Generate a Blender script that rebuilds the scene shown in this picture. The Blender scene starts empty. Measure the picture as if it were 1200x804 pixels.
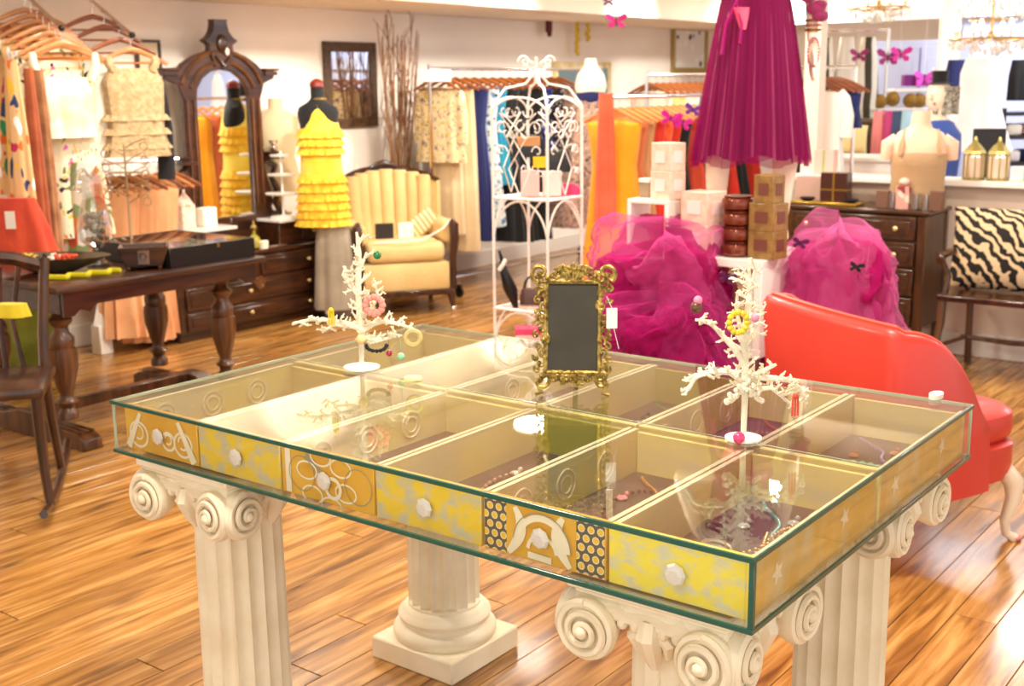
import bpy, bmesh, math, random
from mathutils import Vector, Matrix, noise
random.seed(7)
PI=math.pi
C=bpy.context.scene.collection
# ---------------- camera, world, lights, exposure
F_PX,PITCH,YAW,ROLL,H=1404.4,.2129,.65176,-.01126,1.6
FW=Vector((math.cos(YAW)*math.cos(PITCH),math.sin(YAW)*math.cos(PITCH),-math.sin(PITCH)))
_r=Vector((math.sin(YAW),-math.cos(YAW),0)); _u=_r.cross(FW)
RT=_r*math.cos(ROLL)+_u*math.sin(ROLL); UP=-_r*math.sin(ROLL)+_u*math.cos(ROLL)
cd=bpy.data.cameras.new('camera'); cam=bpy.data.objects.new('camera',cd); C.objects.link(cam)
cd.sensor_width=36; cd.lens=F_PX*36/1200; cd.clip_start=.05
cd.dof.use_dof=True; cd.dof.focus_distance=2.15; cd.dof.aperture_fstop=6.3
cam.matrix_world=Matrix(((RT.x,UP.x,-FW.x,0),(RT.y,UP.y,-FW.y,0),(RT.z,UP.z,-FW.z,H),(0,0,0,1)))
bpy.context.scene.camera=cam
def at(px,py,D=None,**k):
    """point of the room that a spot of the photograph shows, on a given plane or at a given distance"""
    d=FW+RT*((px-600)/F_PX)+UP*((402-py)/F_PX)
    if D is not None: return Vector((0,0,H))+d*(D/math.hypot(d.x,d.y))
    (a,v),=k.items(); i='xyz'.index(a); o=Vector((0,0,H))
    return o+d*((v-o[i])/d[i])
w=bpy.data.worlds.new('world'); bpy.context.scene.world=w; w.use_nodes=True
w.node_tree.nodes['Background'].inputs[0].default_value=(1,.97,.92,1)
w.node_tree.nodes['Background'].inputs[1].default_value=1.9
vs=bpy.context.scene.view_settings
vs.view_transform='Standard'; vs.look='None'; vs.gamma=1; vs.exposure=-.2
def area(loc,energy,size,col=(1,.94,.83),rot=(0,0,0),sy=None):
    l=bpy.data.lights.new('ceiling_lamp_light','AREA'); l.energy=energy; l.size=size; l.color=col
    if sy: l.shape='RECTANGLE'; l.size_y=sy
    else: l.shape='DISK'
    o=bpy.data.objects.new('ceiling_lamp_light',l); C.objects.link(o); o.location=loc; o.rotation_euler=rot; return o
LAMPS=[(1.3,1.2),(3.2,1.3),(2.0,3.4),(4.4,3.4),(5.6,1.0),(6.2,2.9),(4.2,4.9),(6.6,4.8),(8.6,4.4),(10.5,4.6)]
for x,y in LAMPS: area((x,y,2.56),44,.35)
def spot(loc,to,energy,ang=60,col=(1,.94,.83)):
    l=bpy.data.lights.new('track_spot_light','SPOT'); l.energy=energy; l.spot_size=math.radians(ang); l.spot_blend=.6; l.color=col; l.shadow_soft_size=.06
    o=bpy.data.objects.new('track_spot_light',l); C.objects.link(o); o.location=loc
    o.rotation_euler=(Vector(to)-Vector(loc)).to_track_quat('-Z','Y').to_euler()
SPOTS=[((3.4,4.9,2.5),(3.8,6.1,1.3),38),((5.2,4.7,2.5),(5.4,6.7,1.6),190),((6.3,4.6,2.5),(5.9,6.1,1.1),90),((7.4,4.8,2.5),(7.4,6.5,1.4),170),((9.2,4.9,2.5),(9.2,6.7,1.6),260),((4.2,1.4,2.5),(4.7,2.4,1.4),70),((10.6,4.6,2.5),(11.5,6.6,1.5),120)]
for a,b,e in SPOTS: spot(a,b,e)
for x,y in [(9.0,2.0),(9.0,.2),(10.2,2.9),(10.2,.6)]: area((x,y,2.5),38,.5,col=(.88,.94,1))
# ---------------- helpers
class MB:
    def __init__(s): s.v=[];s.f=[]
    def add(s,v,f):
        n=len(s.v); s.v+= [tuple(p) for p in v]; s.f+=[tuple(i+n for i in q) for q in f]; return s
    def box(s,c,d,rz=0,rx=0,ry=0,M=None,taper=1):
        R=Matrix.Translation(c)@Matrix.Rotation(rz,4,'Z')@Matrix.Rotation(ry,4,'Y')@Matrix.Rotation(rx,4,'X')
        if M: R=M@R
        v=[R@Vector((x*d[0]/2*(taper if z<0 else 1),y*d[1]/2*(taper if z<0 else 1),z*d[2]/2)) for z in (-1,1) for x,y in((-1,-1),(1,-1),(1,1),(-1,1))]
        return s.add(v,[(3,2,1,0),(4,5,6,7),(0,1,5,4),(1,2,6,5),(2,3,7,6),(3,0,4,7)])
    def loft(s,rings,cap=True,closed=True,loop=False):
        n=len(rings[0]); v=[p for r in rings for p in r]; f=[]; m=len(rings)
        for i in range(m if loop else m-1):
            a=i*n;b=((i+1)%m)*n
            for j in range(n if closed else n-1):
                k=(j+1)%n; f.append((a+j,a+k,b+k,b+j))
        if cap and closed and not loop: f.append(tuple(range(n-1,-1,-1))); f.append(tuple((m-1)*n+j for j in range(n)))
        return s.add(v,f)
    def tube(s,pts,r,n=8,loop=False,flat=1,cap=True):
        pts=[Vector(p) for p in pts]; m=len(pts); rr=r if isinstance(r,(list,tuple)) else [r]*m
        nrm=None; rings=[]
        for i,p in enumerate(pts):
            a=pts[(i-1)%m] if (i>0 or loop) else p; b=pts[(i+1)%m] if (i<m-1 or loop) else p
            t=(b-a); t=t.normalized() if t.length>1e-9 else Vector((0,0,1))
            if nrm is None: nrm=t.orthogonal().normalized() if abs(t.z)>.99 or flat==1 else Vector((0,0,1)).cross(t).normalized()
            nrm=(nrm-t*nrm.dot(t)); nrm=nrm.normalized() if nrm.length>1e-6 else t.orthogonal().normalized()
            bn=t.cross(nrm)
            rings.append([p+nrm*(math.cos(2*PI*j/n)*rr[i]*flat)+bn*(math.sin(2*PI*j/n)*rr[i]) for j in range(n)])
        return s.loft(rings,loop=loop,cap=cap)
    def lathe(s,prof,n=20,c=(0,0,0),M=None,flute=0,k=0,sq=(1,1)):
        rings=[]
        for q in prof:
            r,z=q[0],q[1]; fl=q[2] if len(q)>2 else 0
            ring=[]
            for j in range(n):
                a=2*PI*j/n; R=r
                if fl: R=r-fl*abs(math.sin(a*k/2))**.8
                p=Vector((math.cos(a)*R*sq[0]+c[0],math.sin(a)*R*sq[1]+c[1],z+c[2]))
                ring.append(M@p if M else p)
            rings.append(ring)
        return s.loft(rings)
    def sph(s,c,r,n=12,m=8,M=None):
        if not isinstance(r,(tuple,list)): r=(r,r,r)
        rings=[]
        for i in range(m+1):
            t=PI*i/m; q=max(math.sin(t),.02)
            ring=[Vector((c[0]+r[0]*q*math.cos(2*PI*j/n),c[1]+r[1]*q*math.sin(2*PI*j/n),c[2]-r[2]*math.cos(t))) for j in range(n)]
            rings.append([M@p for p in ring] if M else ring)
        return s.loft(rings)
    def prism(s,poly,h,M=None,z0=0):
        n=len(poly); v=[Vector((x,y,z)) for z in (z0,z0+h) for x,y in poly]
        if M: v=[M@p for p in v]
        return s.add(v,[tuple(range(n-1,-1,-1)),tuple(range(n,2*n))]+[(i,(i+1)%n,n+(i+1)%n,n+i) for i in range(n)])
    def torus(s,c,R,r,n=20,m=8,M=None,sq=(1,1)):
        pts=[Vector((c[0]+R*sq[0]*math.cos(2*PI*i/n),c[1]+R*sq[1]*math.sin(2*PI*i/n),c[2])) for i in range(n)]
        if M: pts=[M@p for p in pts]
        return s.tube(pts,r,m,loop=True)
def mesh(name,mb,mat,bevel=0,seg=1,smooth=True,ang=.7,recalc=True):
    me=bpy.data.meshes.new(name); me.from_pydata([tuple(v) for v in mb.v],[],mb.f)
    if bevel or recalc:
        bm=bmesh.new(); bm.from_mesh(me)
        if recalc: bmesh.ops.recalc_face_normals(bm,faces=bm.faces)
        if bevel:
            es=[e for e in bm.edges if len(e.link_faces)==2 and e.calc_face_angle(0)>.6]
            bmesh.ops.bevel(bm,geom=es,offset=bevel,segments=seg,affect='EDGES',profile=.5)
        bm.to_mesh(me); bm.free()
    if smooth:
        me.polygons.foreach_set('use_smooth',[True]*len(me.polygons)); me.set_sharp_from_angle(angle=ang)
    me.materials.append(mat); me.update(); return me
def obj(name,mb,mat,parent=None,label=None,loc=None,rot=None,**k):
    me=mb if isinstance(mb,bpy.types.Mesh) else mesh(name,mb,mat,**k)
    o=bpy.data.objects.new(name,me); C.objects.link(o)
    if parent: o.parent=parent
    if label: o['label']=label
    if loc is not None: o.location=loc
    if rot is not None: o.rotation_euler=rot
    return o
def tag(o,label,cat,group=None,kind=None):
    o['label']=label; o['category']=cat
    if group: o['group']=group
    if kind: o['kind']=kind
    return o
def thing(name,label,cat,loc=(0,0,0),rz=0,group=None):
    o=bpy.data.objects.new(name,None); C.objects.link(o); o.location=loc; o.rotation_euler=(0,0,rz); o.empty_display_size=.1
    return tag(o,label,cat,group)
def struct(name,mb,mat,parent=None,**k):
    o=obj(name,mb,mat,parent,**k)
    if not parent: o['kind']='structure'
    return o
def dup(root,loc=None,rz=None,label=None,group=None,scale=None):
    def cp(o,par):
        c=o.copy(); C.objects.link(c); c.parent=par
        for ch in o.children: cp(ch,c)
        return c
    r=cp(root,None)
    if loc is not None: r.location=loc
    if rz is not None: r.rotation_euler=(0,0,rz)
    if label: r['label']=label
    if group: r['group']=group
    if scale: r.scale=scale if isinstance(scale,(tuple,list)) else (scale,)*3
    return r
CAMRZ=-(PI/2-YAW)     # an object turned this way faces the photographer
# ---------------- materials
_m={}
def new(name):
    m=bpy.data.materials.new(name); m.use_nodes=True; nt=m.node_tree; return m,nt,nt.nodes['Principled BSDF'],nt.nodes,nt.links
def hexc(c):
    if isinstance(c,str):
        v=[int(c[i:i+2],16)/255 for i in (0,2,4)]; c=[x/12.92 if x<.04045 else ((x+.055)/1.055)**2.4 for x in v]
    return (*c[:3],1)
def mat(name,col,rough=.5,metal=0,col2=None,scale=8,bump=0,bscale=60,stretch=(1,1,1),sheen=0,coat=0,emit=0,detail=4,contrast=(.35,.65),spec=None):
    if name in _m: return _m[name]
    m,nt,b,N,L=new(name); b.inputs['Base Color'].default_value=hexc(col); b.inputs['Roughness'].default_value=rough; b.inputs['Metallic'].default_value=metal
    if sheen: b.inputs['Sheen Weight'].default_value=sheen
    if coat: b.inputs['Coat Weight'].default_value=coat; b.inputs['Coat Roughness'].default_value=.12
    if emit: b.inputs['Emission Color'].default_value=hexc(col); b.inputs['Emission Strength'].default_value=emit
    if spec is not None: b.inputs['Specular IOR Level'].default_value=spec
    if col2 or bump:
        tc=N.new('ShaderNodeTexCoord'); mp=N.new('ShaderNodeMapping'); mp.inputs['Scale'].default_value=stretch; L.new(tc.outputs['Object'],mp.inputs[0])
    if col2:
        n=N.new('ShaderNodeTexNoise'); n.inputs['Scale'].default_value=scale; n.inputs['Detail'].default_value=detail; L.new(mp.outputs[0],n.inputs['Vector'])
        r=N.new('ShaderNodeValToRGB'); r.color_ramp.elements[0].position=contrast[0]; r.color_ramp.elements[1].position=contrast[1]
        r.color_ramp.elements[0].color=hexc(col); r.color_ramp.elements[1].color=hexc(col2); L.new(n.outputs['Fac'],r.inputs[0]); L.new(r.outputs[0],b.inputs['Base Color'])
    if bump:
        n=N.new('ShaderNodeTexNoise'); n.inputs['Scale'].default_value=bscale; L.new(mp.outputs[0],n.inputs['Vector'])
        bp=N.new('ShaderNodeBump'); bp.inputs['Strength'].default_value=bump; bp.inputs['Distance'].default_value=.01; L.new(n.outputs['Fac'],bp.inputs['Height']); L.new(bp.outputs[0],b.inputs['Normal'])
    _m[name]=m; return m
def cloth(name,col,col2=None,rough=.85,**k):
    k.setdefault('bump',.25); k.setdefault('bscale',35)
    return mat(name,col,rough,col2=col2,sheen=.15,**k)
def prints(name,base,cols,scale=14,thr=.5,stretch=(1,1,1)):
    """printed cloth: irregular patches of several colours over a ground colour"""
    if name in _m: return _m[name]
    m,nt,b,N,L=new(name); b.inputs['Roughness'].default_value=.85
    tc=N.new('ShaderNodeTexCoord'); mp=N.new('ShaderNodeMapping'); mp.inputs['Scale'].default_value=stretch; L.new(tc.outputs['Object'],mp.inputs[0])
    ns=N.new('ShaderNodeTexNoise'); ns.inputs['Scale'].default_value=scale*.6; L.new(mp.outputs[0],ns.inputs['Vector'])
    mx=N.new('ShaderNodeMix'); mx.data_type='VECTOR'; mx.inputs['Factor'].default_value=.12; L.new(mp.outputs[0],mx.inputs[4]); L.new(ns.outputs['Color'],mx.inputs[5])
    v=N.new('ShaderNodeTexVoronoi'); v.inputs['Scale'].default_value=scale*1.8; L.new(mx.outputs[1],v.inputs['Vector'])
    sp=N.new('ShaderNodeSeparateColor'); L.new(v.outputs['Color'],sp.inputs[0])
    r=N.new('ShaderNodeValToRGB'); r.color_ramp.interpolation='CONSTANT'; e=r.color_ramp.elements
    n=len(cols); e[0].color=hexc(cols[0]); e[0].position=0; e[1].color=hexc(cols[-1]); e[1].position=(n-1)/n
    for i in range(1,n-1):
        q=e.new(i/n); q.color=hexc(cols[i])
    L.new(sp.outputs[0],r.inputs[0])
    lt=N.new('ShaderNodeMath'); lt.operation='LESS_THAN'; lt.inputs[1].default_value=thr; L.new(v.outputs['Distance'],lt.inputs[0])
    mm=N.new('ShaderNodeMix'); mm.data_type='RGBA'; mm.inputs[6].default_value=hexc(base); L.new(lt.outputs[0],mm.inputs[0]); L.new(r.outputs[0],mm.inputs[7])
    L.new(mm.outputs[2],b.inputs['Base Color']); _m[name]=m; return m
def stripes(name,c1,c2,scale=10,axis='X',dist=0,width=.5,rough=.8,detail=1,dscale=1):
    if name in _m: return _m[name]
    m,nt,b,N,L=new(name); b.inputs['Roughness'].default_value=rough
    tc=N.new('ShaderNodeTexCoord'); wv=N.new('ShaderNodeTexWave'); wv.bands_direction=axis; wv.inputs['Scale'].default_value=scale; wv.inputs['Distortion'].default_value=dist; wv.inputs['Detail'].default_value=detail; wv.inputs['Detail Scale'].default_value=dscale
    L.new(tc.outputs['Object'],wv.inputs['Vector']); r=N.new('ShaderNodeValToRGB'); r.color_ramp.elements[0].position=width-.03; r.color_ramp.elements[1].position=width+.03
    r.color_ramp.elements[0].color=hexc(c1); r.color_ramp.elements[1].color=hexc(c2); L.new(wv.outputs['Fac'],r.inputs[0]); L.new(r.outputs[0],b.inputs['Base Color']); _m[name]=m; return m
def wood(name,c1,c2,rough=.35,axis='X',scale=3,coat=.3):
    st={'X':(.12,1,1),'Y':(1,.12,1),'Z':(1,1,.12)}[axis]
    return mat(name,c1,rough,col2=c2,scale=scale*9,stretch=st,bump=.08,bscale=90,coat=coat,detail=6)
def glassy(name,tint=(1,1,1),f=1.5,rough=.0,dens=0):
    """thin clear pane: see-through with a Fresnel reflection"""
    if name in _m: return _m[name]
    m=bpy.data.materials.new(name); m.use_nodes=True; N=m.node_tree.nodes; L=m.node_tree.links; N.clear()
    o=N.new('ShaderNodeOutputMaterial'); t=N.new('ShaderNodeBsdfTransparent'); t.inputs[0].default_value=hexc(tint)
    g=N.new('ShaderNodeBsdfGlossy'); g.inputs['Roughness'].default_value=rough; fr=N.new('ShaderNodeMath'); fr.operation='MULTIPLY_ADD'; fr.inputs[1].default_value=.92; fr.inputs[2].default_value=((f-1)/(f+1))**2*1.6; lw=N.new('ShaderNodeLayerWeight'); lw.inputs[0].default_value=.5; pw=N.new('ShaderNodeMath'); pw.operation='POWER'; pw.inputs[1].default_value=3.6; L.new(lw.outputs['Facing'],pw.inputs[0]); L.new(pw.outputs[0],fr.inputs[0])
    ma=N.new('ShaderNodeMath'); ma.operation='MULTIPLY_ADD'; ma.inputs[1].default_value=1-dens; ma.inputs[2].default_value=dens
    L.new(fr.outputs[0],ma.inputs[0]); mx=N.new('ShaderNodeMixShader'); L.new(ma.outputs[0],mx.inputs[0]); L.new(t.outputs[0],mx.inputs[1]); L.new(g.outputs[0],mx.inputs[2]); L.new(mx.outputs[0],o.inputs[0])
    _m[name]=m; return m
def tulle(name,col,op=.5):
    if name in _m: return _m[name]
    m=bpy.data.materials.new(name); m.use_nodes=True; N=m.node_tree.nodes; L=m.node_tree.links; N.clear()
    o=N.new('ShaderNodeOutputMaterial'); t=N.new('ShaderNodeBsdfTransparent'); d=N.new('ShaderNodeBsdfDiffuse'); tr=N.new('ShaderNodeBsdfTranslucent'); d.inputs[0].default_value=hexc(col); tr.inputs[0].default_value=hexc(col)
    a=N.new('ShaderNodeMixShader'); a.inputs[0].default_value=.4; L.new(d.outputs[0],a.inputs[1]); L.new(tr.outputs[0],a.inputs[2])
    lw=N.new('ShaderNodeLayerWeight'); lw.inputs[0].default_value=op; b=N.new('ShaderNodeMixShader')
    ma=N.new('ShaderNodeMath'); ma.operation='MAXIMUM'; ma.inputs[1].default_value=op; L.new(lw.outputs['Facing'],ma.inputs[0]); L.new(ma.outputs[0],b.inputs[0]); L.new(t.outputs[0],b.inputs[1]); L.new(a.outputs[0],b.inputs[2]); L.new(b.outputs[0],o.inputs[0])
    _m[name]=m; return m
white=mat('white_lacquer','f2ece2',.35)
chrome=mat('chrome',(.75,.75,.77),.15,1)
wirew=mat('white_wire_paint','f4eee6',.35)
brass=mat('brass','b8924a',.3,1)
gold=mat('antique_gold','bfa458',.4,.7,col2='6a5624',scale=60,bump=.5,bscale=90)
dark=wood('dark_mahogany','241107','4a2610',.28,'X')
darkz=wood('dark_mahogany_upright','241107','4a2610',.28,'Z')
oak=wood('carved_brown_oak','3a200e','6a4020',.35,'Z')
black=mat('black_lacquer','0c0b0b',.3)
blackf=cloth('black_fabric','0b0a0c')
plaster=mat('plaster','f8eed4',.6,col2='ecdfbf',scale=9,bump=.12,bscale=40)
hangw=wood('hanger_wood','b5713a','d99a5c',.35,'X')
hangd=wood('hanger_wood_brown','7a3c16','a45c28',.35,'X')
crystal=mat('crystal','fffdf6',.06,coat=1); crystal.node_tree.nodes['Principled BSDF'].inputs['Transmission Weight'].default_value=.25
# ---------------- the room
def floor_mat():
    m,nt,b,N,L=new('pine_boards'); b.inputs['Roughness'].default_value=.27
    b.inputs['Coat Weight'].default_value=.35; b.inputs['Coat Roughness'].default_value=.14
    tc=N.new('ShaderNodeTexCoord'); oi=N.new('ShaderNodeObjectInfo'); ge=N.new('ShaderNodeNewGeometry')
    ad=N.new('ShaderNodeMath'); L.new(oi.outputs['Random'],ad.inputs[0]); L.new(ge.outputs['Random Per Island'],ad.inputs[1])
    fr=N.new('ShaderNodeMath'); fr.operation='FRACT'; L.new(ad.outputs[0],fr.inputs[0])
    mu=N.new('ShaderNodeMath'); mu.operation='MULTIPLY'; mu.inputs[1].default_value=37; L.new(fr.outputs[0],mu.inputs[0])
    cx=N.new('ShaderNodeCombineXYZ'); L.new(mu.outputs[0],cx.inputs[0]); L.new(mu.outputs[0],cx.inputs[1])
    va=N.new('ShaderNodeVectorMath'); L.new(tc.outputs['Object'],va.inputs[0]); L.new(cx.outputs[0],va.inputs[1])
    mp=N.new('ShaderNodeMapping'); mp.inputs['Scale'].default_value=(.55,7,1); L.new(va.outputs[0],mp.inputs[0])
    n=N.new('ShaderNodeTexNoise'); n.inputs['Scale'].default_value=4.2; n.inputs['Detail'].default_value=7; n.inputs['Distortion'].default_value=.8; L.new(mp.outputs[0],n.inputs['Vector'])
    r=N.new('ShaderNodeValToRGB'); e=r.color_ramp.elements; e[0].position=.3; e[0].color=hexc('74491c'); e[1].position=.7; e[1].color=hexc('d2a260'); q=e.new(.5); q.color=hexc('ae7a3a')
    L.new(n.outputs['Fac'],r.inputs[0])
    hs=N.new('ShaderNodeHueSaturation'); mr=N.new('ShaderNodeMapRange'); mr.inputs[3].default_value=.78; mr.inputs[4].default_value=1.15; L.new(fr.outputs[0],mr.inputs[0]); L.new(mr.outputs[0],hs.inputs['Value'])
    L.new(r.outputs[0],hs.inputs['Color'])
    mp2=N.new('ShaderNodeMapping'); mp2.inputs['Scale'].default_value=(1.2,4.5,0); L.new(va.outputs[0],mp2.inputs[0])
    v=N.new('ShaderNodeTexVoronoi'); v.inputs['Scale'].default_value=1.9; L.new(mp2.outputs[0],v.inputs['Vector'])
    r2=N.new('ShaderNodeValToRGB'); r2.color_ramp.elements[0].position=.03; r2.color_ramp.elements[1].position=.21; r2.color_ramp.elements[0].color=(1,1,1,1); r2.color_ramp.elements[1].color=(0,0,0,1); L.new(v.outputs['Distance'],r2.inputs[0])
    ml=N.new('ShaderNodeMath'); ml.operation='MULTIPLY'; ml.inputs[1].default_value=.75; L.new(r2.outputs[0],ml.inputs[0])
    mx=N.new('ShaderNodeMix'); mx.data_type='RGBA'; mx.inputs[7].default_value=hexc('3e1c0a'); L.new(ml.outputs[0],mx.inputs[0]); L.new(hs.outputs[0],mx.inputs[6]); L.new(mx.outputs[2],b.inputs['Base Color'])
    bp=N.new('ShaderNodeBump'); bp.inputs['Strength'].default_value=.05; L.new(n.outputs['Fac'],bp.inputs['Height']); L.new(bp.outputs[0],b.inputs['Normal'])
    return m
FM=floor_mat()
floor=struct('floor',MB().box((6.5,2,-.06),(15,11.4,.1)),mat('subfloor','2c1608',.7))
PWD=.128
LEN=[1.3,1.7,2.1,2.6]
pm=[mesh('plank',MB().box((0,0,-.0045),(l-.004,PWD-.003,.009)),FM,bevel=.0008,smooth=False) for l in LEN]
cand=[]
y=-2.2
rw=random.Random(3)
while y<6.7:
    x=-.6-rw.random()*1.6
    while x<13.3:
        k=rw.randrange(4); l=LEN[k]; c=Vector((x+l/2,y+PWD/2,0)); d=c-Vector((0,0,H)); z=d.dot(FW)
        vis=False
        for t in (-.5,-.25,0,.25,.5):
            q=Vector((c.x+t*l,c.y,0))-Vector((0,0,H)); zz=q.dot(FW)
            if zz>.4 and abs(q.dot(RT)/zz)<.46 and abs(q.dot(UP)/zz)<.33: vis=True
        cand.append((0 if vis else 1,d.length,k,c)); x+=l
    y+=PWD
cand.sort(key=lambda t:t[:2])
far=MB()
for i,(nv,dd,k,c) in enumerate(cand):
    if i<298 and not nv:
        o=obj('plank',pm[k],None,floor,loc=(c.x,c.y,0))
    else: far.box((c.x,c.y,-.0045),(LEN[k]-.004,PWD-.003,.009))
o=obj('far_planks',far,FM,floor,smooth=False,recalc=False); o['kind']='stuff'
wallm=mat('wall_paint_white','fbf5ec',.75,col2='f8efe4',scale=2,bump=.04,bscale=30)
walls=mat('partition_paint','ead8c8',.7,col2='e4cfbc',scale=2)
ceilm=mat('ceiling_paint','f1e2d0',.8)
struct('wall_back',MB().box((6.5,6.8,1.3),(15,.2,2.8)),wallm)
struct('wall_end',MB().box((13.1,2,1.3),(.2,11.4,2.8)),wallm)
struct('wall_left',MB().box((-1.1,4.9,1.3),(.2,4,2.8)),wallm)
struct('ceiling',MB().box((6.5,2,2.7),(15,11.4,.2)),ceilm)
struct('trim_1',MB().box((6.5,6.2,2.38),(13,1.05,.44)),mat('soffit_paint','ead8c4',.8))
struct('baseboard_back',MB().box((6.5,6.69,.07),(13,.02,.14)),white,bevel=.005)
# half wall with the opening into the next room
struct('wall_right',MB().box((7.23,.6,.5),(.2,5.12,1.0)).box((7.23,3.12,1.3),(.1,.1,2.6)),walls)
struct('trim_2',MB().box((7.2,.6,1.012),(.3,5.16,.035)),white,bevel=.006)
struct('baseboard_right',MB().box((7.12,.6,.07),(.02,5.12,.14)),white,bevel=.005)
struct('trim_3',MB().box((7.23,.6,2.5),(.2,5.12,.3)),mat('soffit_paint','ead8c4',.8))
bluew=mat('next_room_wall','bcc6e8',.7)
struct('wall_next_room',MB().box((11.05,.4,1.3),(.1,6,2.6)),bluew)
struct('trim_4',MB().box((10.95,2.6,2.26),(.12,5,.28)),white)
# ceiling lamps
lm=mat('lamp_glow','ffe6bf',.5,emit=14)
pl=thing('ceiling_lamp','round white recessed ceiling lamp above the shop floor','lamp',(*LAMPS[0],2.6),0,'recessed ceiling lamps')
obj('rim',MB().torus((0,0,-.012),.19,.014,24,6),white,pl); obj('lamp_lens',MB().lathe([(.17,-.012),(.17,-.004)],24),lm,pl)
for x,y in LAMPS[1:]: dup(pl,(x,y,2.6))
# ---------------- plaster columns under the glass table
def make_column(label,x,y):
    t=thing('column',label,'column',(x,y,0),0)
    b=MB().box((0,0,.032),(.30,.30,.064))
    obj('plinth',b,plaster,t,bevel=.004)
    b=MB().lathe([(.142,.064),(.148,.075),(.148,.088),(.142,.098),(.134,.102),(.128,.108),(.126,.116),(.130,.122),(.133,.130),(.130,.138),(.122,.143),(.118,.150),(.112,.156),(.105,.158)],40)
    obj('base_moulding',b,plaster,t)
    prof=[(.104,.156),(.104,.166),(.103,.170,.014),(.101,.40,.014),(.099,.655,.014),(.100,.662),(.106,.668),(.106,.678),(.101,.684)]
    obj('shaft',MB().lathe(prof,144,k=18),plaster,t,ang=.5)
    cap=MB().box((0,0,.776),(.31,.31,.022)).box((0,0,.76),(.29,.29,.012)).box((0,0,.738),(.29,.29,.034))
    cap.lathe([(.102,.684),(.118,.694),(.130,.708),(.134,.722),(.12,.735)],32)
    c=obj('capital',cap,plaster,t,bevel=.004)
    # beads under the slab
    be=MB()
    for s in range(4):
        R=Matrix.Rotation(s*PI/2,4,'Z')
        for i in range(7):
            p=R@Vector(((i-3)*.026,-.138,.722)); be.sph(p,(.010,.010,.014),8,5)
        be.tube([R@Vector((x_,-.14-.004*(i%2),.742+.004*math.cos(i*2.1))) for i,x_ in enumerate([-.12+.02*k for k in range(13)])],.008,6)
    obj('beading',be,plaster,c)
    for s in range(4):
        for sg in (-1,1):
            a=s*PI/2
            v=MB()
            M=Matrix.Rotation(a,4,'Z')@Matrix.Translation((sg*.112,-.160,.700))@Matrix.Rotation(sg*math.radians(-3),4,'Z')@Matrix.Rotation(PI/2,4,'X')
            v.lathe([(.040,-.050),(.050,-.030),(.056,-.008),(.053,.004),(.046,.007),(.042,.002)],24,M=M)
            pts=[];rr=[]
            for i in range(56):
                th=i/55*2.4*2*PI; r=.050*(1-i/55*.84)
                pts.append(M@Vector((math.cos(PI/2-sg*th)*r*1.0,math.sin(PI/2-sg*th)*r,.004+.012*i/55))); rr.append(.0078*(1-.4*i/55))
            v.tube(pts,rr,6); v.sph(M@Vector((0,0,.014)),.012,10,6)
            obj('volute',v,plaster,c)
    for s in range(4):
        R=Matrix.Rotation(s*PI/2,4,'Z'); v=MB()
        v.tube([R@Vector((0,-.135,.735)),R@Vector((0,-.142,.71)),R@Vector((0,-.128,.675)),R@Vector((0,-.117,.645))],[.018,.022,.018,.008],8)
        for q in (-1,1): v.tube([R@Vector((q*.012,-.132,.72)),R@Vector((q*.034,-.13,.70)),R@Vector((q*.028,-.122,.672))],[.012,.013,.006],7)
        obj('acanthus_leaf',v,plaster,c)
    return t
make_column('cream fluted plaster column under the near left end of the glass table',1.70,2.10)
make_column('cream fluted plaster column under the front corner of the glass table',1.72,.93)
make_column('cream fluted plaster column under the far right corner, beside the red chair',2.42,.93)
make_column('cream fluted plaster column standing furthest back, its whole square base in view',2.42,2.10)
# ---------------- glass table case
BX,BY,LL,WW,ZT,ZB=1.537,.727,1.592,1.064,.910,.788
gl=glassy('clear_glass',(.985,1,.99),1.38)
ge=mat('green_glass_edge','085448',.12,coat=.6); gp=mat('pale_glass_edge','a9b79c',.2,coat=.5)
t=thing('glass_display_table','clear glass case with green edges resting on four plaster columns','table',(BX,BY,0),0)
g=.008
obj('glass_top',MB().box((WW/2,LL/2,ZT-g/2),(WW-.004,LL-.004,g)),gl,t,smooth=False)
obj('glass_base',MB().box((WW/2,LL/2,ZB+g/2),(WW-.004,LL-.004,g)),gl,t,smooth=False)
h=ZT-ZB-2*g; zc=(ZT+ZB)/2
for c,d in (((g/2+.002,LL/2,zc),(g,LL-.03,h)),((WW-g/2-.002,LL/2,zc),(g,LL-.03,h)),((WW/2,g/2+.002,zc),(WW-.03,g,h)),((WW/2,LL-g/2-.002,zc),(WW-.03,g,h))):
    obj('glass_pane',MB().box(c,d),gl,t,smooth=False)
def edge(c,d,m,n='glass_edge'): obj(n,MB().box(c,d),m,t,bevel=.001)
for z in (ZT-g/2,ZB+g/2):
    edge((.0005,LL/2,z),(.006,LL+.003,g+.001),ge); edge((WW/2,.0005,z),(WW,.005,g+.001),ge)
    edge((WW-.001,LL/2,z),(.003,LL,g),gp); edge((WW/2,LL-.001,z),(WW,.003,g),gp)
edge((.003,.003,zc),(.009,.009,h),ge); edge((.004,LL-.004,zc),(.006,.006,h),gp); edge((WW-.004,.004,zc),(.006,.006,h),gp)
obj('top_join',MB().box((WW/2,LL/2,ZT-.0005),(.003,LL-.02,.001)),gp,t,smooth=False)
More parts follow.
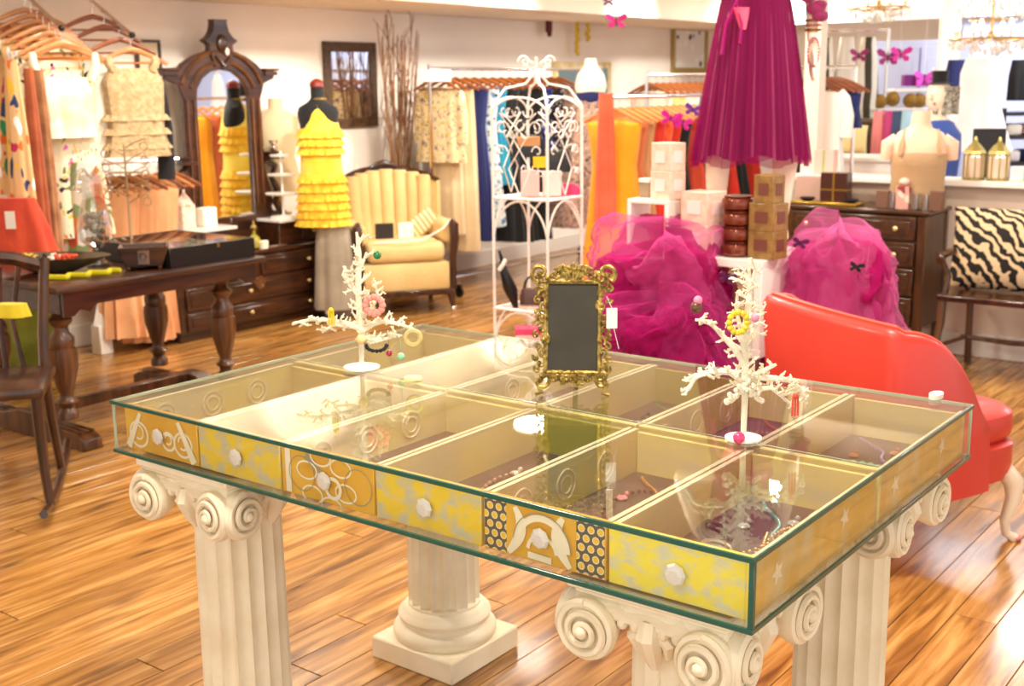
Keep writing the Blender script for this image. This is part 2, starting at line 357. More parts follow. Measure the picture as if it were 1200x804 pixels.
# ---------------- drawers inside
dist1=mat('distressed_yellow_paper','e8c832',.6,col2='c2bea2',scale=26,stretch=(1,1,1.6),contrast=(.44,.64),detail=7)
dist2=mat('distressed_lemon_paper','f0de48',.6,col2='d4d0ac',scale=30,stretch=(1,1,2),contrast=(.46,.64),detail=7)
flor=mat('ochre_floral_paper','e8b63c',.6,col2='dca42e',scale=10)
gold_side=mat('golden_side_paper','dcb03c',.6,col2='d8c694',scale=16,stretch=(1,1,.5),contrast=(.42,.7))
inner=mat('pale_yellow_lining','f3e48e',.65,col2='ded7ae',scale=10,stretch=(.5,.5,2),contrast=(.4,.65))
inner2=mat('olive_lining','b8b03a',.6,col2='a8a22c',scale=6)
rim=mat('drawer_rim_cream','f0e6bc',.55)
felt=mat('taupe_felt','5a4a42',.95,bump=.1,bscale=200)
plum=mat('plum_velvet','3c0c22',.8,sheen=.4)
def hexmat():
    m,nt,b,N,L=new('hex_print_paper'); b.inputs['Roughness'].default_value=.6
    tc=N.new('ShaderNodeTexCoord'); sx=N.new('ShaderNodeSeparateXYZ'); L.new(tc.outputs['Object'],sx.inputs[0])
    def math_(op,a,b2=None,c=None):
        n=N.new('ShaderNodeMath'); n.operation=op
        for i,q in enumerate((a,b2,c)):
            if q is None: continue
            if isinstance(q,(int,float)): n.inputs[i].default_value=q
            else: L.new(q,n.inputs[i])
        return n.outputs[0]
    S=52
    u=math_('MULTIPLY',sx.outputs['Y'],S); v=math_('MULTIPLY',sx.outputs['Z'],S)
    def cell(off):
        a=math_('SUBTRACT',math_('FRACT',math_('ADD',u,off)),.5); bb=math_('MULTIPLY',math_('SUBTRACT',math_('FRACT',math_('ADD',math_('DIVIDE',v,1.732),off)),.5),1.732)
        return math_('SQRT',math_('ADD',math_('MULTIPLY',a,a),math_('MULTIPLY',bb,bb)))
    d=math_('MINIMUM',cell(0),cell(.5))
    r=N.new('ShaderNodeValToRGB'); r.color_ramp.interpolation='CONSTANT'; e=r.color_ramp.elements
    e[0].color=hexc('efc02c'); e[1].position=.27; e[1].color=hexc('e8dfc0'); q=e.new(.36); q.color=hexc('5c5340')
    L.new(d,r.inputs[0]); L.new(r.outputs[0],b.inputs['Base Color']); return m
hexm=hexmat()
cream=mat('cream_print','f3e9cc',.6); grey_print=mat('grey_print','9a9a7c',.6)
kn_b=mat('brass_knob_plate','a8872e',.3,.9)
_rc=[0]
def ribbon(mb,pts,w,x):
    """flat printed band lying on the drawer front (plane x)"""
    _rc[0]+=1; x-=.0003*(_rc[0]%9); n=len(pts); V=[];
    for i,(a,b) in enumerate(pts):
        p0=pts[max(0,i-1)];p1=pts[min(n-1,i+1)]; dx,dy=p1[0]-p0[0],p1[1]-p0[1]; l=math.hypot(dx,dy) or 1
        ww=(w[i] if isinstance(w,list) else w)/2
        V+= [(x,a-dy/l*ww,b+dx/l*ww),(x,a+dy/l*ww,b-dx/l*ww)]
    Fc=[(2*i,2*i+1,2*i+3,2*i+2) for i in range(n-1)]
    mb.add(V,Fc)
def arc(cx,cy,r,a0,a1,n=16,ry=None): return [(cx+r*math.cos(a0+(a1-a0)*i/(n-1)),cy+(ry or r)*math.sin(a0+(a1-a0)*i/(n-1))) for i in range(n)]
DW=LL-.026; dw=DW/6; DH=.103
FR=['yellow']*6
def drawer(i,row):
    """i counts from the front corner towards the left, row 0 in front"""
    x0=.022 if row==0 else .540; L_=.508; y0=.013+i*dw
    pos=['at the front right corner','second from the front right corner','third from the front right corner','fourth from the front right corner','fifth from the front right corner','at the left end'][i]
    face=[('lemon distressed',dist2),('hexagon and swirl printed',flor),('yellow distressed',dist1),('ochre floral',flor),('yellow grey distressed',dist1),('swirl printed ochre',flor)][i]
    lab=('open drawer, %s front, crystal knob, %s'%(face[0],pos)) if row==0 else ('open paper-lined drawer in the back row of the glass case, %s'%pos.replace('front right','right'))
    d=thing('drawer',lab,'drawer',(BX+x0,BY+y0,ZB+g+.0005),0)
    w_=dw-.006; th=.009
    obj('front_panel',MB().box((.008,w_/2,DH/2),(.016,w_,DH-.002)),face[1] if row==0 else inner,d,bevel=.001)
    obj('back_panel',MB().box((L_-.005,w_/2,DH/2-.004),(.009,w_-.02,DH-.01)),inner2 if i in (2,) else inner,d,bevel=.001)
    for s in (0,1):
        m_=gold_side if (s==0 and i==0) else inner
        obj('side_panel',MB().box((L_/2+.006,th/2+s*(w_-th),DH/2-.003),(L_-.014,th,DH-.006)),m_,d,bevel=.001)
        obj('rim',MB().box((L_/2+.006,th/2+s*(w_-th),DH-.0045),(L_-.014,th+.001,.003)),rim,d,smooth=False)
    obj('drawer_bottom',MB().box((L_/2+.004,w_/2,.005),(L_-.022,w_-2*th-.001,.006)),plum if (row,i) in((0,0),(1,1)) else felt,d,smooth=False)
    if row==0:
        k=MB(); M=Matrix.Translation((0,w_/2,DH*.47))@Matrix.Rotation(-PI/2,4,'Y')
        k.lathe([(.009,0),(.007,.002),(.010,.004),(.018,.007),(.0195,.009),(.016,.0125),(.008,.014)],8,M=M)
        kn=obj('crystal_knob',k,crystal,d,smooth=False)
        obj('backplate',MB().lathe([(.011,-.001),(.012,.003),(.007,.005)],16,M=M),kn_b,kn)
        P=MB();Q=MB();xx=-.0006; W=w_;Hh=DH
        if i==1:
            hx=MB()
            hx.box((xx+.0002,.030,Hh/2),(.0006,.056,Hh-.006)); hx.box((xx+.0002,W-.026,Hh/2),(.0006,.048,Hh-.006))
            obj('hexagon_print',hx,hexm,d,smooth=False)
            for cx_,s in ((.07,1),(W-.055,-1)):
                ribbon(P,[(cx_+s*(.028*math.sin(tt*2.6)),.006+tt*.086) for tt in [q/12 for q in range(13)]],[.010+.012*math.sin(PI*q/12) for q in range(13)],xx-.0008)
            ribbon(P,arc(W/2,.03,.052,0,PI,20),.012,xx-.0008); ribbon(P,arc(W/2,.02,.03,.1,PI-.1,16),.007,xx-.0008)
            ribbon(P,[(W/2-.02,.01),(W/2+.03,.012)],.012,xx-.0008)
            ribbon(Q,arc(W/2,.03,.061,.1,PI,20),.002,xx-.001)
        elif i==3:
            for a0 in range(6):
                a=a0*PI/3+.3; ribbon(P,arc(W*.5+.055*math.cos(a),.045+.05*math.sin(a),.028,0,2*PI,20,ry=.018),.004,xx)
            ribbon(P,[(W-.02,.004),(W-.02,Hh-.006)],.016,xx); ribbon(Q,[(W*.5,.05),(W*.72,.09)],.012,xx)
            for yy in (.04,W-.06): ribbon(Q,arc(yy,.05,.036,0,2*PI,24),.002,xx)
            ribbon(P,arc(W*.42,.035,.02,0,2*PI,20),.008,xx)
        elif i==5:
            for yy,rr in ((.05,.03),(.10,.022),(W-.05,.032)):
                ribbon(P,arc(yy,.04,rr,0,2*PI,24,ry=rr*.9),.006,xx); ribbon(P,arc(yy,.045,rr*.5,0,1.7*PI,18),.005,xx)
            ribbon(P,[(W-.01+.0-.05*q/10,.006+.085*q/10) for q in range(11)],[.02-.001*q for q in range(11)],xx)
            ribbon(P,[(.012+.05*q/10,.006+.085*q/10) for q in range(11)],[.022-.001*q for q in range(11)],xx)
        if P.v: obj('printed_swirls',P,cream,d,smooth=False,recalc=False)
        if Q.v: obj('printed_lines',Q,grey_print,d,smooth=False,recalc=False)
    # printed swirls on the inside walls of some drawers
    if i in (1,3,5):
        P=MB()
        for k in range(3):
            cx_=.10+k*.14
            for rr in (.03,.018): P.torus((cx_,w_-th-.0006,.052),rr,.0022,20,4,M=Matrix.Translation((cx_,w_-th-.0008,.052))@Matrix.Rotation(PI/2,4,'X')@Matrix.Translation((-cx_,-(w_-th-.0006),-.052)))
        obj('lining_print',P,cream,d)
    if i==0:
        P=MB()
        for q in ((.09,.05),(.36,.06)):
            P.add([(q[0]+.022*math.cos(a)*(1 if j%2 else .45),-.0008,q[1]+.022*math.sin(a)*(1 if j%2 else .45)) for j in range(10) for a in [j*PI/5]],[tuple(range(10))])
        obj('star_print',P,cream,d,smooth=False)
    return d
for row in (0,1):
    for i in range(6): drawer(i,row)
# ---------------- jewellery in the drawers
ZJ=ZB+g+.0105
def jw(i,row,fx,fy): # place inside drawer
    return Vector((BX+(.022 if row==0 else .540)+.02+fx*.46,BY+.013+i*dw+.015+fy*(dw-.036),ZJ))
def necklace(name,label,p,rx,ry,r,m,rz=0,n=26,cat='necklace'):
    b=MB(); R=Matrix.Rotation(rz,3,'Z')
    for k in range(n):
        a=2*PI*k/n; q=R@Vector((rx*math.cos(a),ry*math.sin(a)*(1+.15*math.cos(a)),r)); b.sph(p+q,r,8,5)
    return tag(obj(name,b,m),label,cat)
silver=mat('silver',(.75,.73,.7),.22,1); mint=mat('mint_beads','8fc9a0',.25,coat=.5); goldm=mat('gold_metal','caa250',.25,1)
pink=mat('pink_bead','e2407a',.25,coat=.5)
necklace('bead_necklace','mint green bead necklace coiled in the far right drawer',jw(0,1,.36,.45),.085,.065,.008,mint,.4)
b=MB()
for k in range(5): b.sph(jw(0,1,.05,.92-.17*k)+Vector((0,0,.012)),(.016,.02,.011),10,6)
tag(obj('mint_bracelet',b,mint),'row of big mint oval beads at the near edge of the far right drawer','bracelet')
b=MB().box(jw(0,1,.22,.12)+Vector((0,0,.006)),(.035,.06,.003),rz=.5)
tag(obj('price_tag',b,mat('pink_card','f0b8b8',.6)),'pink price card beside the mint green beads','tag')
b=MB().sph(jw(0,1,.34,.42)+Vector((0,0,.02)),.014,10,6).sph(jw(0,1,.38,.32)+Vector((0,0,.02)),.013,10,6).sph(jw(0,1,.30,.37)+Vector((0,0,.018)),.010,10,6)
tag(obj('pendant',b,mat('dark_plum_bead','3c1420',.2,coat=.5)),'dark plum bead pendant lying inside the mint necklace','pendant')
for k,(fx,fy,tt) in enumerate(((.22,.86,'left'),(.34,.62,'middle'),(.14,.55,'near'),(.5,.82,'rear'))):
    p=jw(0,0,fx,fy); o=MB().torus((0,0,.008),.026,.006,20,6).torus((0,0,.018),.025,.004,20,6)
    o2=obj('bangle',o,[mat('smoky_bangle','35322c',.15,coat=.8),silver,mat('teal_bangle','5f8d9c',.15,coat=.8),mat('smoky_bangle','35322c',.15)][k],loc=p,rot=(.15*k,0,0))
    tag(o2,'%s %s of four bangles in the front right drawer'%(['smoky dark','silver','pale blue','black beaded'][k],['leftmost','middle','nearest','rearmost'][k]),'bangle','bangles in the front right drawer')
for k in range(3):
    p0=jw(0,0,.02+.08*k,.55-.22*k); p1=jw(0,0,.8-.1*k,.2+.12*k)
    b=MB(); 
    for q in range(24):
        tt=q/23; b.sph(p0.lerp(p1,tt)+Vector((0,0,.02+.006*math.sin(tt*9+k))),.0035,6,4)
    tag(obj('chain_necklace',b,mat('peach_gold_beads','e0b070',.3,.5)),['long peach gold bead chain lying lowest in the front right drawer','second gold bead chain crossing the front right drawer','short gold bead chain nearest the right wall of the front drawer'][k],'necklace')
b=MB().box(jw(0,0,.86,.25)+Vector((0,0,.02)),(.03,.02,.008)); tag(obj('price_tag',b,white),'small white tag at the far end of the front right drawer','tag')
def oval(name,label,p,rx,ry,m,cat='card',z=.006): tag(obj(name,MB().lathe([(rx,0),(rx,.003)],24,c=(0,0,0),sq=(1,ry/rx)),m,loc=p+Vector((0,0,z)),rot=(0,0,CAMRZ)),label,cat)
oval('white_oval_card','white oval card on the grey felt, second drawer from the right corner',jw(1,0,.30,.35),.024,.016,white)
oval('oval_brooch','pale oval brooch on the felt of the third drawer from the corner',jw(2,0,.22,.55),.017,.011,mat('pale_stone','e4d8bc',.3))
for i,row,fx,c,nm in ((1,0,.6,'6a1830','dark red'),(2,0,.5,'d8a090','rose pink'),(3,0,.4,'8a8478','grey'),(1,1,.55,'b08a4c','bronze'),(2,1,.4,'5aa0b8','sky blue'),(4,0,.5,'9a8a70','sand'),(4,1,.5,'704060','violet'),(5,0,.5,'7a6a50','brown')):
    necklace('necklace','%s bead necklace in the %s row drawer, %s from the right'%(nm,'front' if row==0 else 'back',['first','second','third','fourth','fifth','sixth'][i]),jw(i,row,fx,.5),.10,.05,.0045,mat('beads_'+nm.replace(' ','_'),c,.3,coat=.4),.2,30)
def dangling(label,p,m,m2,s=1):
    b=MB().tube([p+Vector((0,0,.002)),p+Vector((0,0,-.02*s))],.0012,5).sph(p+Vector((0,0,-.026*s)),.008*s,8,6)
    t_=tag(obj('earring',b,m),label,'earring'); return t_
# standing things in drawers
b=MB().box((0,0,.03),(.004,.012,.055)); tag(obj('white_tag',b,white,loc=jw(1,0,.45,.55),rot=(0,0,CAMRZ+PI/2)),'upright white paper tag in the second drawer from the right corner','tag')

rj=random.Random(21)
NM=[('turquoise','4ab0b4'),('amber','c88420'),('ivory','f0e8d4'),('crimson','a8182c'),('silver grey','a8a8a4'),('black','181416'),('lilac','a888c0'),('copper','b06a3c'),('leaf green','5c9438'),('rose','e08898'),('sapphire','284a98'),('honey','d8a84c')]
for row in (0,1):
    for i in range(6):
        nm,c=NM[(i+row*6)%12]; nm2,c2=NM[(i*5+row*3+4)%12]; where='%s row drawer, %s from the right'%('front' if row==0 else 'back',['first','second','third','fourth','fifth','sixth'][i])
        mm=mat('gem_'+nm.replace(' ','_'),c,.25,coat=.5); mm2=mat('gem_'+nm2.replace(' ','_'),c2,.25,coat=.5)
        p0=jw(i,row,rj.uniform(.5,.6),rj.uniform(.15,.3)); p1=jw(i,row,.95,rj.uniform(.6,.85)); b=MB()
        for k in range(26):
            q=k/25; b.sph(p0.lerp(p1,q)+Vector((0,.012*math.sin(q*8),.0045)),.0042,6,4)
        tag(obj('chain_necklace',b,mm),'%s bead strand laid straight in the %s'%(nm,where),'necklace')
        for k in (0,1):
            p=jw(i,row,.68+.14*k,.72-.3*k); b=MB().lathe([(.009,0),(.012,.003),(.008,.007),(.002,.008)],10).sph((.018,0,.006),.006,8,5)
            tag(obj('earring',b,mm2,loc=p),'%s earring, %s of two, %s'%(nm2,('nearer','farther')[k],where),'earring')
# ---------------- coral jewellery trees on the glass
coral=mat('white_coral','f4ead0',.55,bump=.5,bscale=160)
def twig(mb,p,d,L_,r,depth,rnd,up=.0,seg=4,spread=.75,knob=True):
    pts=[p];rr=[r]; q=p.copy(); dd=d.normalized()
    for i in range(seg):
        dd=(dd+Vector((rnd.uniform(-.25,.25),rnd.uniform(-.25,.25),rnd.uniform(-.2,.25)+up))).normalized(); q=q+dd*L_/seg; pts.append(q.copy()); rr.append(r*(1-.5*(i+1)/seg))
        if depth>0:
            for _ in range(2):
                s=Vector((rnd.uniform(-1,1),rnd.uniform(-1,1),rnd.uniform(-.5,1))).normalized()
                twig(mb,q,(dd*.5+s*spread),L_*rnd.uniform(.25,.45),r*.6,depth-1,rnd,up,3,spread)
    mb.tube(pts,rr,5)
    if knob: mb.sph(pts[-1],rr[-1]*1.5,5,3)
def coral_tree(label,loc,limbs,seed,height,base_r=.045):
    limbs=[(a,r*1.3,n) for a,r,n in limbs]
    t=thing('coral_jewellery_tree',label,'jewellery tree',loc,CAMRZ)
    rnd=random.Random(seed)
    obj('stand_base',MB().lathe([(base_r,0),(base_r,.004),(base_r*.5,.009),(.008,.013)],28),white,t)
    tr=MB(); tr.tube([(0,0,.01),(.001,0,height*.3),(-.002,.002,height*.6),(.004,0,height*.85),(.0,0,height)],[.0055,.007,.008,.006,.003],8)
    for i in range(16):
        z=height*(.35+.62*i/16); a=rnd.uniform(0,6.28); twig(tr,Vector((0,0,z)),Vector((math.cos(a),math.sin(a)*.5,.4)),rnd.uniform(.015,.035),.0045,1,rnd,seg=3)
    obj('trunk',tr,coral,t)
    for (pts,r,n) in limbs:
        b=MB(); P=[Vector(p) for p in pts]; b.tube(P,[r*(1-.6*i/(len(P)-1)) for i in range(len(P))],7)
        for i in range(len(P)-1):
            for k in range(n):
                q=P[i].lerp(P[i+1],k/n); a=rnd.uniform(0,6.28)
                twig(b,q,Vector((math.cos(a),math.sin(a)*.7,math.sin(a*1.7)*.7)),rnd.uniform(.010,.024),r*.62,1,rnd,seg=2)
        obj('branch',b,coral,t)
    return t
yl=mat('yellow_tassel','e8c818',.6); gr=mat('green_stone','0c7a3a',.2,coat=.6); rs=mat('rose_fabric','f0988a',.8); bk=mat('dark_stone','1c1814',.25); pe=mat('peach_stone','f0cf90',.35)
T1=at(424,431,z=.911)
coral_tree('branching white coral jewellery tree on the left half of the glass table',T1,[
  ([(0,0,.10),(-.035,.0,.112),(-.075,.0,.122),(-.12,0,.124),(-.165,-.01,.117)],.006,5),
  ([(0,0,.09),(.03,0,.11),(.06,0,.118),(.10,-.01,.112),(.135,-.01,.098)],.006,5),
  ([(0,0,.12),(-.03,.02,.10),(-.07,.03,.105),(-.10,.03,.085)],.005,5),
  ([(0,0,.13),(.03,.01,.15),(.045,.01,.18),(.04,.0,.22)],.005,4),
  ([(0,0,.18),(-.022,0,.21),(-.038,0,.235),(-.03,0,.255)],.0045,5),
  ([(0,0,.24),(.012,0,.262),(.022,0,.29)],.004,4),
  ([(0,0,.08),(.03,-.02,.075),(.07,-.03,.08),(.09,-.03,.10)],.005,5)],5,.34)
def P1(px,py,D=None): # spot near a tree, at the tree's distance
    return at(px,py,D)
D1=math.hypot(T1.x,T1.y)
def dangle(label,px,py,m,D,r=.010,cat='earring',long=0,name='earring'):
    p=at(px,py,D); b=MB()
    if long:
        for k in (-1,0,1): b.tube([p+Vector((k*.004,-k*.003,.01)),p+Vector((k*.005,-k*.004,-long))],.0022,5)
        b.sph(p+Vector((0,0,.01)),.006,8,5)
    else: b.sph(p,r,10,7)
    if not long and py>400 and name=='earring': b.tube([p,p+Vector((0,0,.045))],.0007,4)
    return tag(obj(name,b,m),label,cat)
dangle('yellow tassel earring hanging from the left coral branch',388,368,yl,D1-.02,long=.028)
dangle('green oval stone hanging beside the left coral trunk',442,299,gr,D1-.03,.0105)
b=MB(); p=at(438,358,D1-.04); 
for k in range(12): a=k*PI/6; b.sph(p+Vector((.606*.021*math.cos(a),-.795*.021*math.cos(a),.021*math.sin(a))),.009,7,5)
tag(obj('rose_brooch',b,rs),'salmon pink ruffled rose brooch on the left coral tree','brooch')
dangle('peach round bead hanging at the foot of the left coral tree',423,398,pe,D1-.03,.0125)
b=MB(); p=at(441,405,D1-.03)
for k in range(9): a=PI+k*PI/8; b.sph(p+Vector((.606*.025*math.cos(a),-.795*.025*math.cos(a),.014*math.sin(a))),.0055,7,5)
tag(obj('beaded_bracelet',b,bk),'dark beaded bracelet looped low on the left coral tree','bracelet')
dangle('dark red bead below the left coral branches',456,414,mat('red_bead','a81838',.2,coat=.6),D1-.03,.008)
dangle('mint green bead beside a dark red bead on the left tree',470,418,mint,D1-.03,.010)
b=MB().torus((0,0,0),.018,.006,18,6); tag(obj('shell_brooch',b,mat('shell','cdb878',.5,bump=.5),loc=at(484,396,D1-.05),rot=(PI/2,0,CAMRZ)),'round tan shell brooch hanging at the right tip of left coral tree','brooch')
b=MB().lathe([(.004,0),(.022,.002),(.021,.007),(.004,.009)],20); tag(obj('cream_flower_brooch',b,mat('cream_shell','efe2a0',.45),loc=at(484,445,z=.9105)),'cream flower brooch lying on the glass right of the left coral tree','brooch')
b=MB().box((0,0,.022),(.06,.03,.044)); 
T2=at(871,514,z=.911); D2=math.hypot(T2.x,T2.y)
T2o=coral_tree('tall white coral jewellery tree on the right half of the glass table',T2,[
  ([(0,0,.115),(-.03,0,.135),(-.065,0,.137),(-.095,0,.13),(-.11,0,.10)],.006,5),
  ([(0,0,.12),(.03,0,.135),(.06,0,.15)],.006,4),
  ([(.02,0,.125),(.055,0,.122),(.085,0,.118),(.11,0,.10),(.122,0,.07)],.0055,5),
  ([(0,0,.15),(-.025,0,.185),(-.05,0,.212),(-.072,0,.236),(-.100,0,.240)],.0055,3),
  ([(0,0,.17),(-.012,0,.22),(-.022,0,.26),(-.02,0,.285)],.0045,4),
  ([(0,0,.20),(.022,0,.235),(.03,0,.262)],.004,4),
  ([(0,0,.10),(.05,-.01,.105),(.08,-.02,.08)],.005,5),
  ([(.004,0,.30),(-.008,0,.335),(-.022,0,.345)],.003,2),([(.004,0,.30),(.012,0,.335),(.004,0,.36)],.003,2)],11,.345,.036)
b=MB(); rnd=random.Random(2)
for k in range(60):
    a=rnd.uniform(0,2*PI); q=rnd.uniform(.2,1); b.sph(Vector((.036*q*math.cos(a),.02*math.sin(a),.098+.030*q*math.sin(a*1.7))),.006,5,4)
c2=obj('coral_cluster',b,coral); c2.parent=T2o
b=MB(); p=at(865,378,D2-.03)
for k in range(12): a=k*PI/6; b.sph(p+Vector((.606*.017*math.cos(a),-.795*.017*math.cos(a),.020*math.sin(a))),.0065,7,5)
tag(obj('yellow_hoop',b,mat('yellow_bead','e8cc38',.35)),'yellow hoop hanging on the trunk of the right coral tree','earring')
dangle('pink and bronze bauble on the left tip of right coral tree',816,360,mat('bronze_bauble','6a4638',.3,.3),D2-.0,.012)
dangle('small pink bud atop the bronze bauble on the right tree',818,352,mat('bud_pink','e88aa8',.5),D2,.009)
dangle('pink bead beside the yellow hoop on the right tree',885,373,mat('bud_pink','e88aa8',.5),D2-.03,.008)
dangle('red coral stick hanging from the right branch of right tree',932,470,mat('red_coral','d84c3a',.4),D2-.02,long=.03)
dangle('round hot pink bead resting on the white base of right tree',866,513,pink,D2-.03,.0125,cat='bead',name='pink_bead')
# ---------------- ornate gold frame with chalkboard
FL=at(648,462,z=.911); FRr=at(714,462,z=.911)
fd=(FRr-FL); frz=math.atan2(fd.y,fd.x)
mid=FL.lerp(FRr,.45)+Vector((-.01,.01,0))
t=thing('chalkboard_frame','ornate antique gold rococo frame holding a blank chalkboard on the glass','frame',mid,CAMRZ-.12)
tl=math.radians(-9); R=Matrix.Rotation(tl,4,'X')
def fr(p): return R@Vector(p)
W2,H0,H1=.06,.05,.255
obj('chalkboard',MB().box((0,0,(H0+H1)/2),(.118,.006,H1-H0-.005),M=R),mat('chalkboard_grey','35322a',.8,col2='3d3a30',scale=12),t)
b=MB()
for (a,c) in (((-.061,H0),(.061,H0)),((.061,H0),(.061,H1)),((.061,H1),(-.061,H1)),((-.061,H1),(-.061,H0))):
    b.tube([fr((a[0],-.004,a[1])),fr((c[0],-.004,c[1]))],.0055,6)
obj('inner_frame',b,gold,t)
rnd=random.Random(4)
def scroll(mb,cx,cz,r,a0,turn,w=.005,n=22):
    pts=[];rr=[]
    for i in range(n):
        q=i/(n-1); a=a0+turn*q; r_=r*(1-.8*q); pts.append(fr((cx+r_*math.cos(a),-.004-.004*q,cz+r_*math.sin(a)))); rr.append(w*(1-.35*q))
    mb.tube(pts,rr,6); mb.sph(pts[-1],w*1.25,7,5)
def orn(name,L_):
    mb=MB()
    for q in L_: scroll(mb,*q)
    return mb
side=[]
for sx in (-1,1):
    mb=MB()
    for k in range(9):
        z=.045+k*.026; scroll(mb,sx*(.068+.005*math.sin(k*1.7)),z,.013,rnd.uniform(0,6),sx*(4+rnd.random()*2),.0045); scroll(mb,sx*(.079+.003*(k%2)),z+.012,.009,rnd.uniform(0,6),-sx*5,.0035)
    scroll(mb,sx*.074,.275,.022,-1 if sx>0 else 4.1,sx*6,.006); scroll(mb,sx*.06,.262,.014,2,-sx*5,.005)
    scroll(mb,sx*.07,.03,.022,1,sx*5,.006); mb.tube([fr((sx*.06,0,.05)),fr((sx*.078,-.004,.025)),fr((sx*.07,-.006,.004)),fr((sx*.084,-.006,.0))],[.006,.007,.006,.004],7)
    obj('side_scrollwork',mb,gold,t)
mb=MB()
for k in range(11):
    x=-.05+.01*k; scroll(mb,x,.262+.022*math.cos(x*28),.012,rnd.uniform(0,6),rnd.choice((-1,1))*5,.0045)
for x in (-.03,-.015,0,.015,.03): mb.tube([fr((x*.4,-.002,.262)),fr((x,-.005,.288)),fr((x*1.5,-.008,.298-abs(x)*.5))],[.006,.007,.003],7)
obj('crest',mb,gold,t)
mb=MB()
for k in range(9):
    x=-.045+.011*k; scroll(mb,x,.040-.006*math.cos(x*30),.011,rnd.uniform(0,6),rnd.choice((-1,1))*5,.0045)
obj('lower_scrollwork',mb,gold,t)
obj('easel_strut',MB().box((0,.085,.085),(.012,.004,.19),rx=math.radians(22)),gold,t)
p=at(717,373,math.hypot(mid.x,mid.y)-.01)
t=thing('price_tag','white price card hanging at the right edge of the gold frame','tag',p,CAMRZ)
obj('card',MB().box((0,0,0),(.024,.001,.046)),white,t); obj('string',MB().tube([(0,0,.023),(-.012,0,.05)],.0008,5).tube([(.004,0,-.02),(.016,0,-.07)],.0007,5),white,t)
b=MB().lathe([(.02,0),(.02,.01)],20,sq=(1.3,.7)); tag(obj('round_charm',b,white,loc=at(1097,466,z=.911)),'small white oval tag at the far right edge of the glass','tag')
# ---------------- generic garments and hangers
def ring(w,d,z,n=40,waves=0,amp=0,ph=0,cx=0,cy=0,p=2.4):
    out=[]
    for j in range(n):
        a=2*PI*j/n; c,s=math.cos(a),math.sin(a)
        k=1+ (amp*math.sin(waves*a+ph) if waves else 0)
        out.append(Vector((cx+w*math.copysign(abs(c)**(2/p),c)*k,cy+d*math.copysign(abs(s)**(2/p),s)*k+(amp*d*.8*math.sin(waves*1.7*a+ph) if waves else 0),z)))
    return out
def drape(prof,n=48,waves=7,amp=.1,ph=0,sub=4):
    """prof: (z, half width, half depth[, fold strength]) from the top down"""
    rings=[]
    for i in range(len(prof)-1):
        a,b=prof[i],prof[i+1]
        for k in range(sub if i<len(prof)-2 else sub+1):
            t=k/sub; v=[a[q]+(b[q]-a[q])*t for q in range(3)]; fa=(a[3] if len(a)>3 else i/len(prof)); fb=(b[3] if len(b)>3 else (i+1)/len(prof))
            rings.append(ring(v[1],v[2],v[0],n,waves,amp*(fa+(fb-fa)*t),ph))
    return MB().loft(rings)
def hanger_parts(w,m):
    a=MB(); n=9
    pts=[(-w+2*w*i/(n-1),0,-.015-.085*(abs(-1+2*i/(n-1))**1.35)) for i in range(n)]
    a.tube(pts,[.010+.006*(1-abs(-1+2*i/(n-1))) for i in range(n)],8,flat=.7)
    hk=MB().tube([(0,0,-.01),(0,0,.03)]+[(.018*math.sin(q),0,.052-.018*math.cos(q)) for q in [k*.5 for k in range(9)]],.0022,6)
    br=MB().tube([(-w*.8,0,-.092),(w*.8,0,-.092)],.006,6)
    return a,hk,br
_hm={}
def hanger(label,loc,rz=0,w=.21,m=None,group=None,bar=True,name='wooden_hanger'):
    m=m or hangw; key=(w,m.name)
    if key not in _hm:
        a,hk,br=hanger_parts(w,m); _hm[key]=(mesh('shoulder_bar',a,m),mesh('hook',hk,chrome),mesh('trouser_bar',br,m))
    t=thing(name,label,'hanger',loc,rz,group)
    obj('shoulder_bar',_hm[key][0],None,t); obj('hook',_hm[key][1],None,t)
    if bar: obj('trouser_bar',_hm[key][2],None,t)
    return t
def garment(name,label,cat,loc,rz,prof,m,waves=7,amp=.1,ph=0,straps=None,sleeves=None,group=None,extra=None,hole=False):
    """loc is where the hanger's neck is; z in prof runs down from there"""
    t=thing(name,label,cat,loc,rz,group)
    obj('body',drape(prof,waves=waves,amp=amp,ph=ph),m,t,ang=1.2)
    z0=prof[0][0]
    if straps:
        for s in (-1,1):
            b=MB()
            for dd in (-1,1): b.tube([(s*straps[0],0,straps[1]),(s*straps[0]*1.0,dd*.018,(straps[1]+z0)/2),(s*straps[0]*.8,dd*.022,z0-.02)],straps[2] if len(straps)>2 else .006,6,flat=1.6)
            obj('strap',b,m,t)
    if sleeves:
        L_,w_,ms=sleeves
        for s in (-1,1):
            b=MB(); x0=prof[1][1]*.86
            b.tube([(s*x0*.7,0,z0-.02),(s*x0,0,z0-.06),(s*(x0+.03),0,z0-L_*.55),(s*(x0+.02),0,z0-L_)],[w_*.9,w_,w_*.95,w_*1.05],12,flat=.6)
            obj('sleeve',b,ms or m,t)
    if extra: extra(t)
    return t
TOPP=lambda w,L_,d=.035: [(-.075,w*.35,.012,0),(-.10,w*.98,d*.7,0),(-.2,w*.9,d,.3),(-L_*.55,w*.86,d*1.1,.6),(-L_,w*1.05,d*1.3,1)]
DRESS=lambda w,L_,d=.05: [(-.075,w*.4,.012,0),(-.10,w,d*.6,0),(-.2,w*.9,d*.9,.3),(-.38,w*.75,d,.5),(-L_*.7,w*1.0,d*1.2,.9),(-L_,w*1.15,d*1.5,1.1)]
SKIRT=lambda w,L_,d=.05: [(-.095,w*.75,d*.5,.1),(-.14,w*.78,d*.6,.3),(-L_*.6,w*.95,d*.9,.8),(-L_,w*1.15,d*1.2,1.1)]
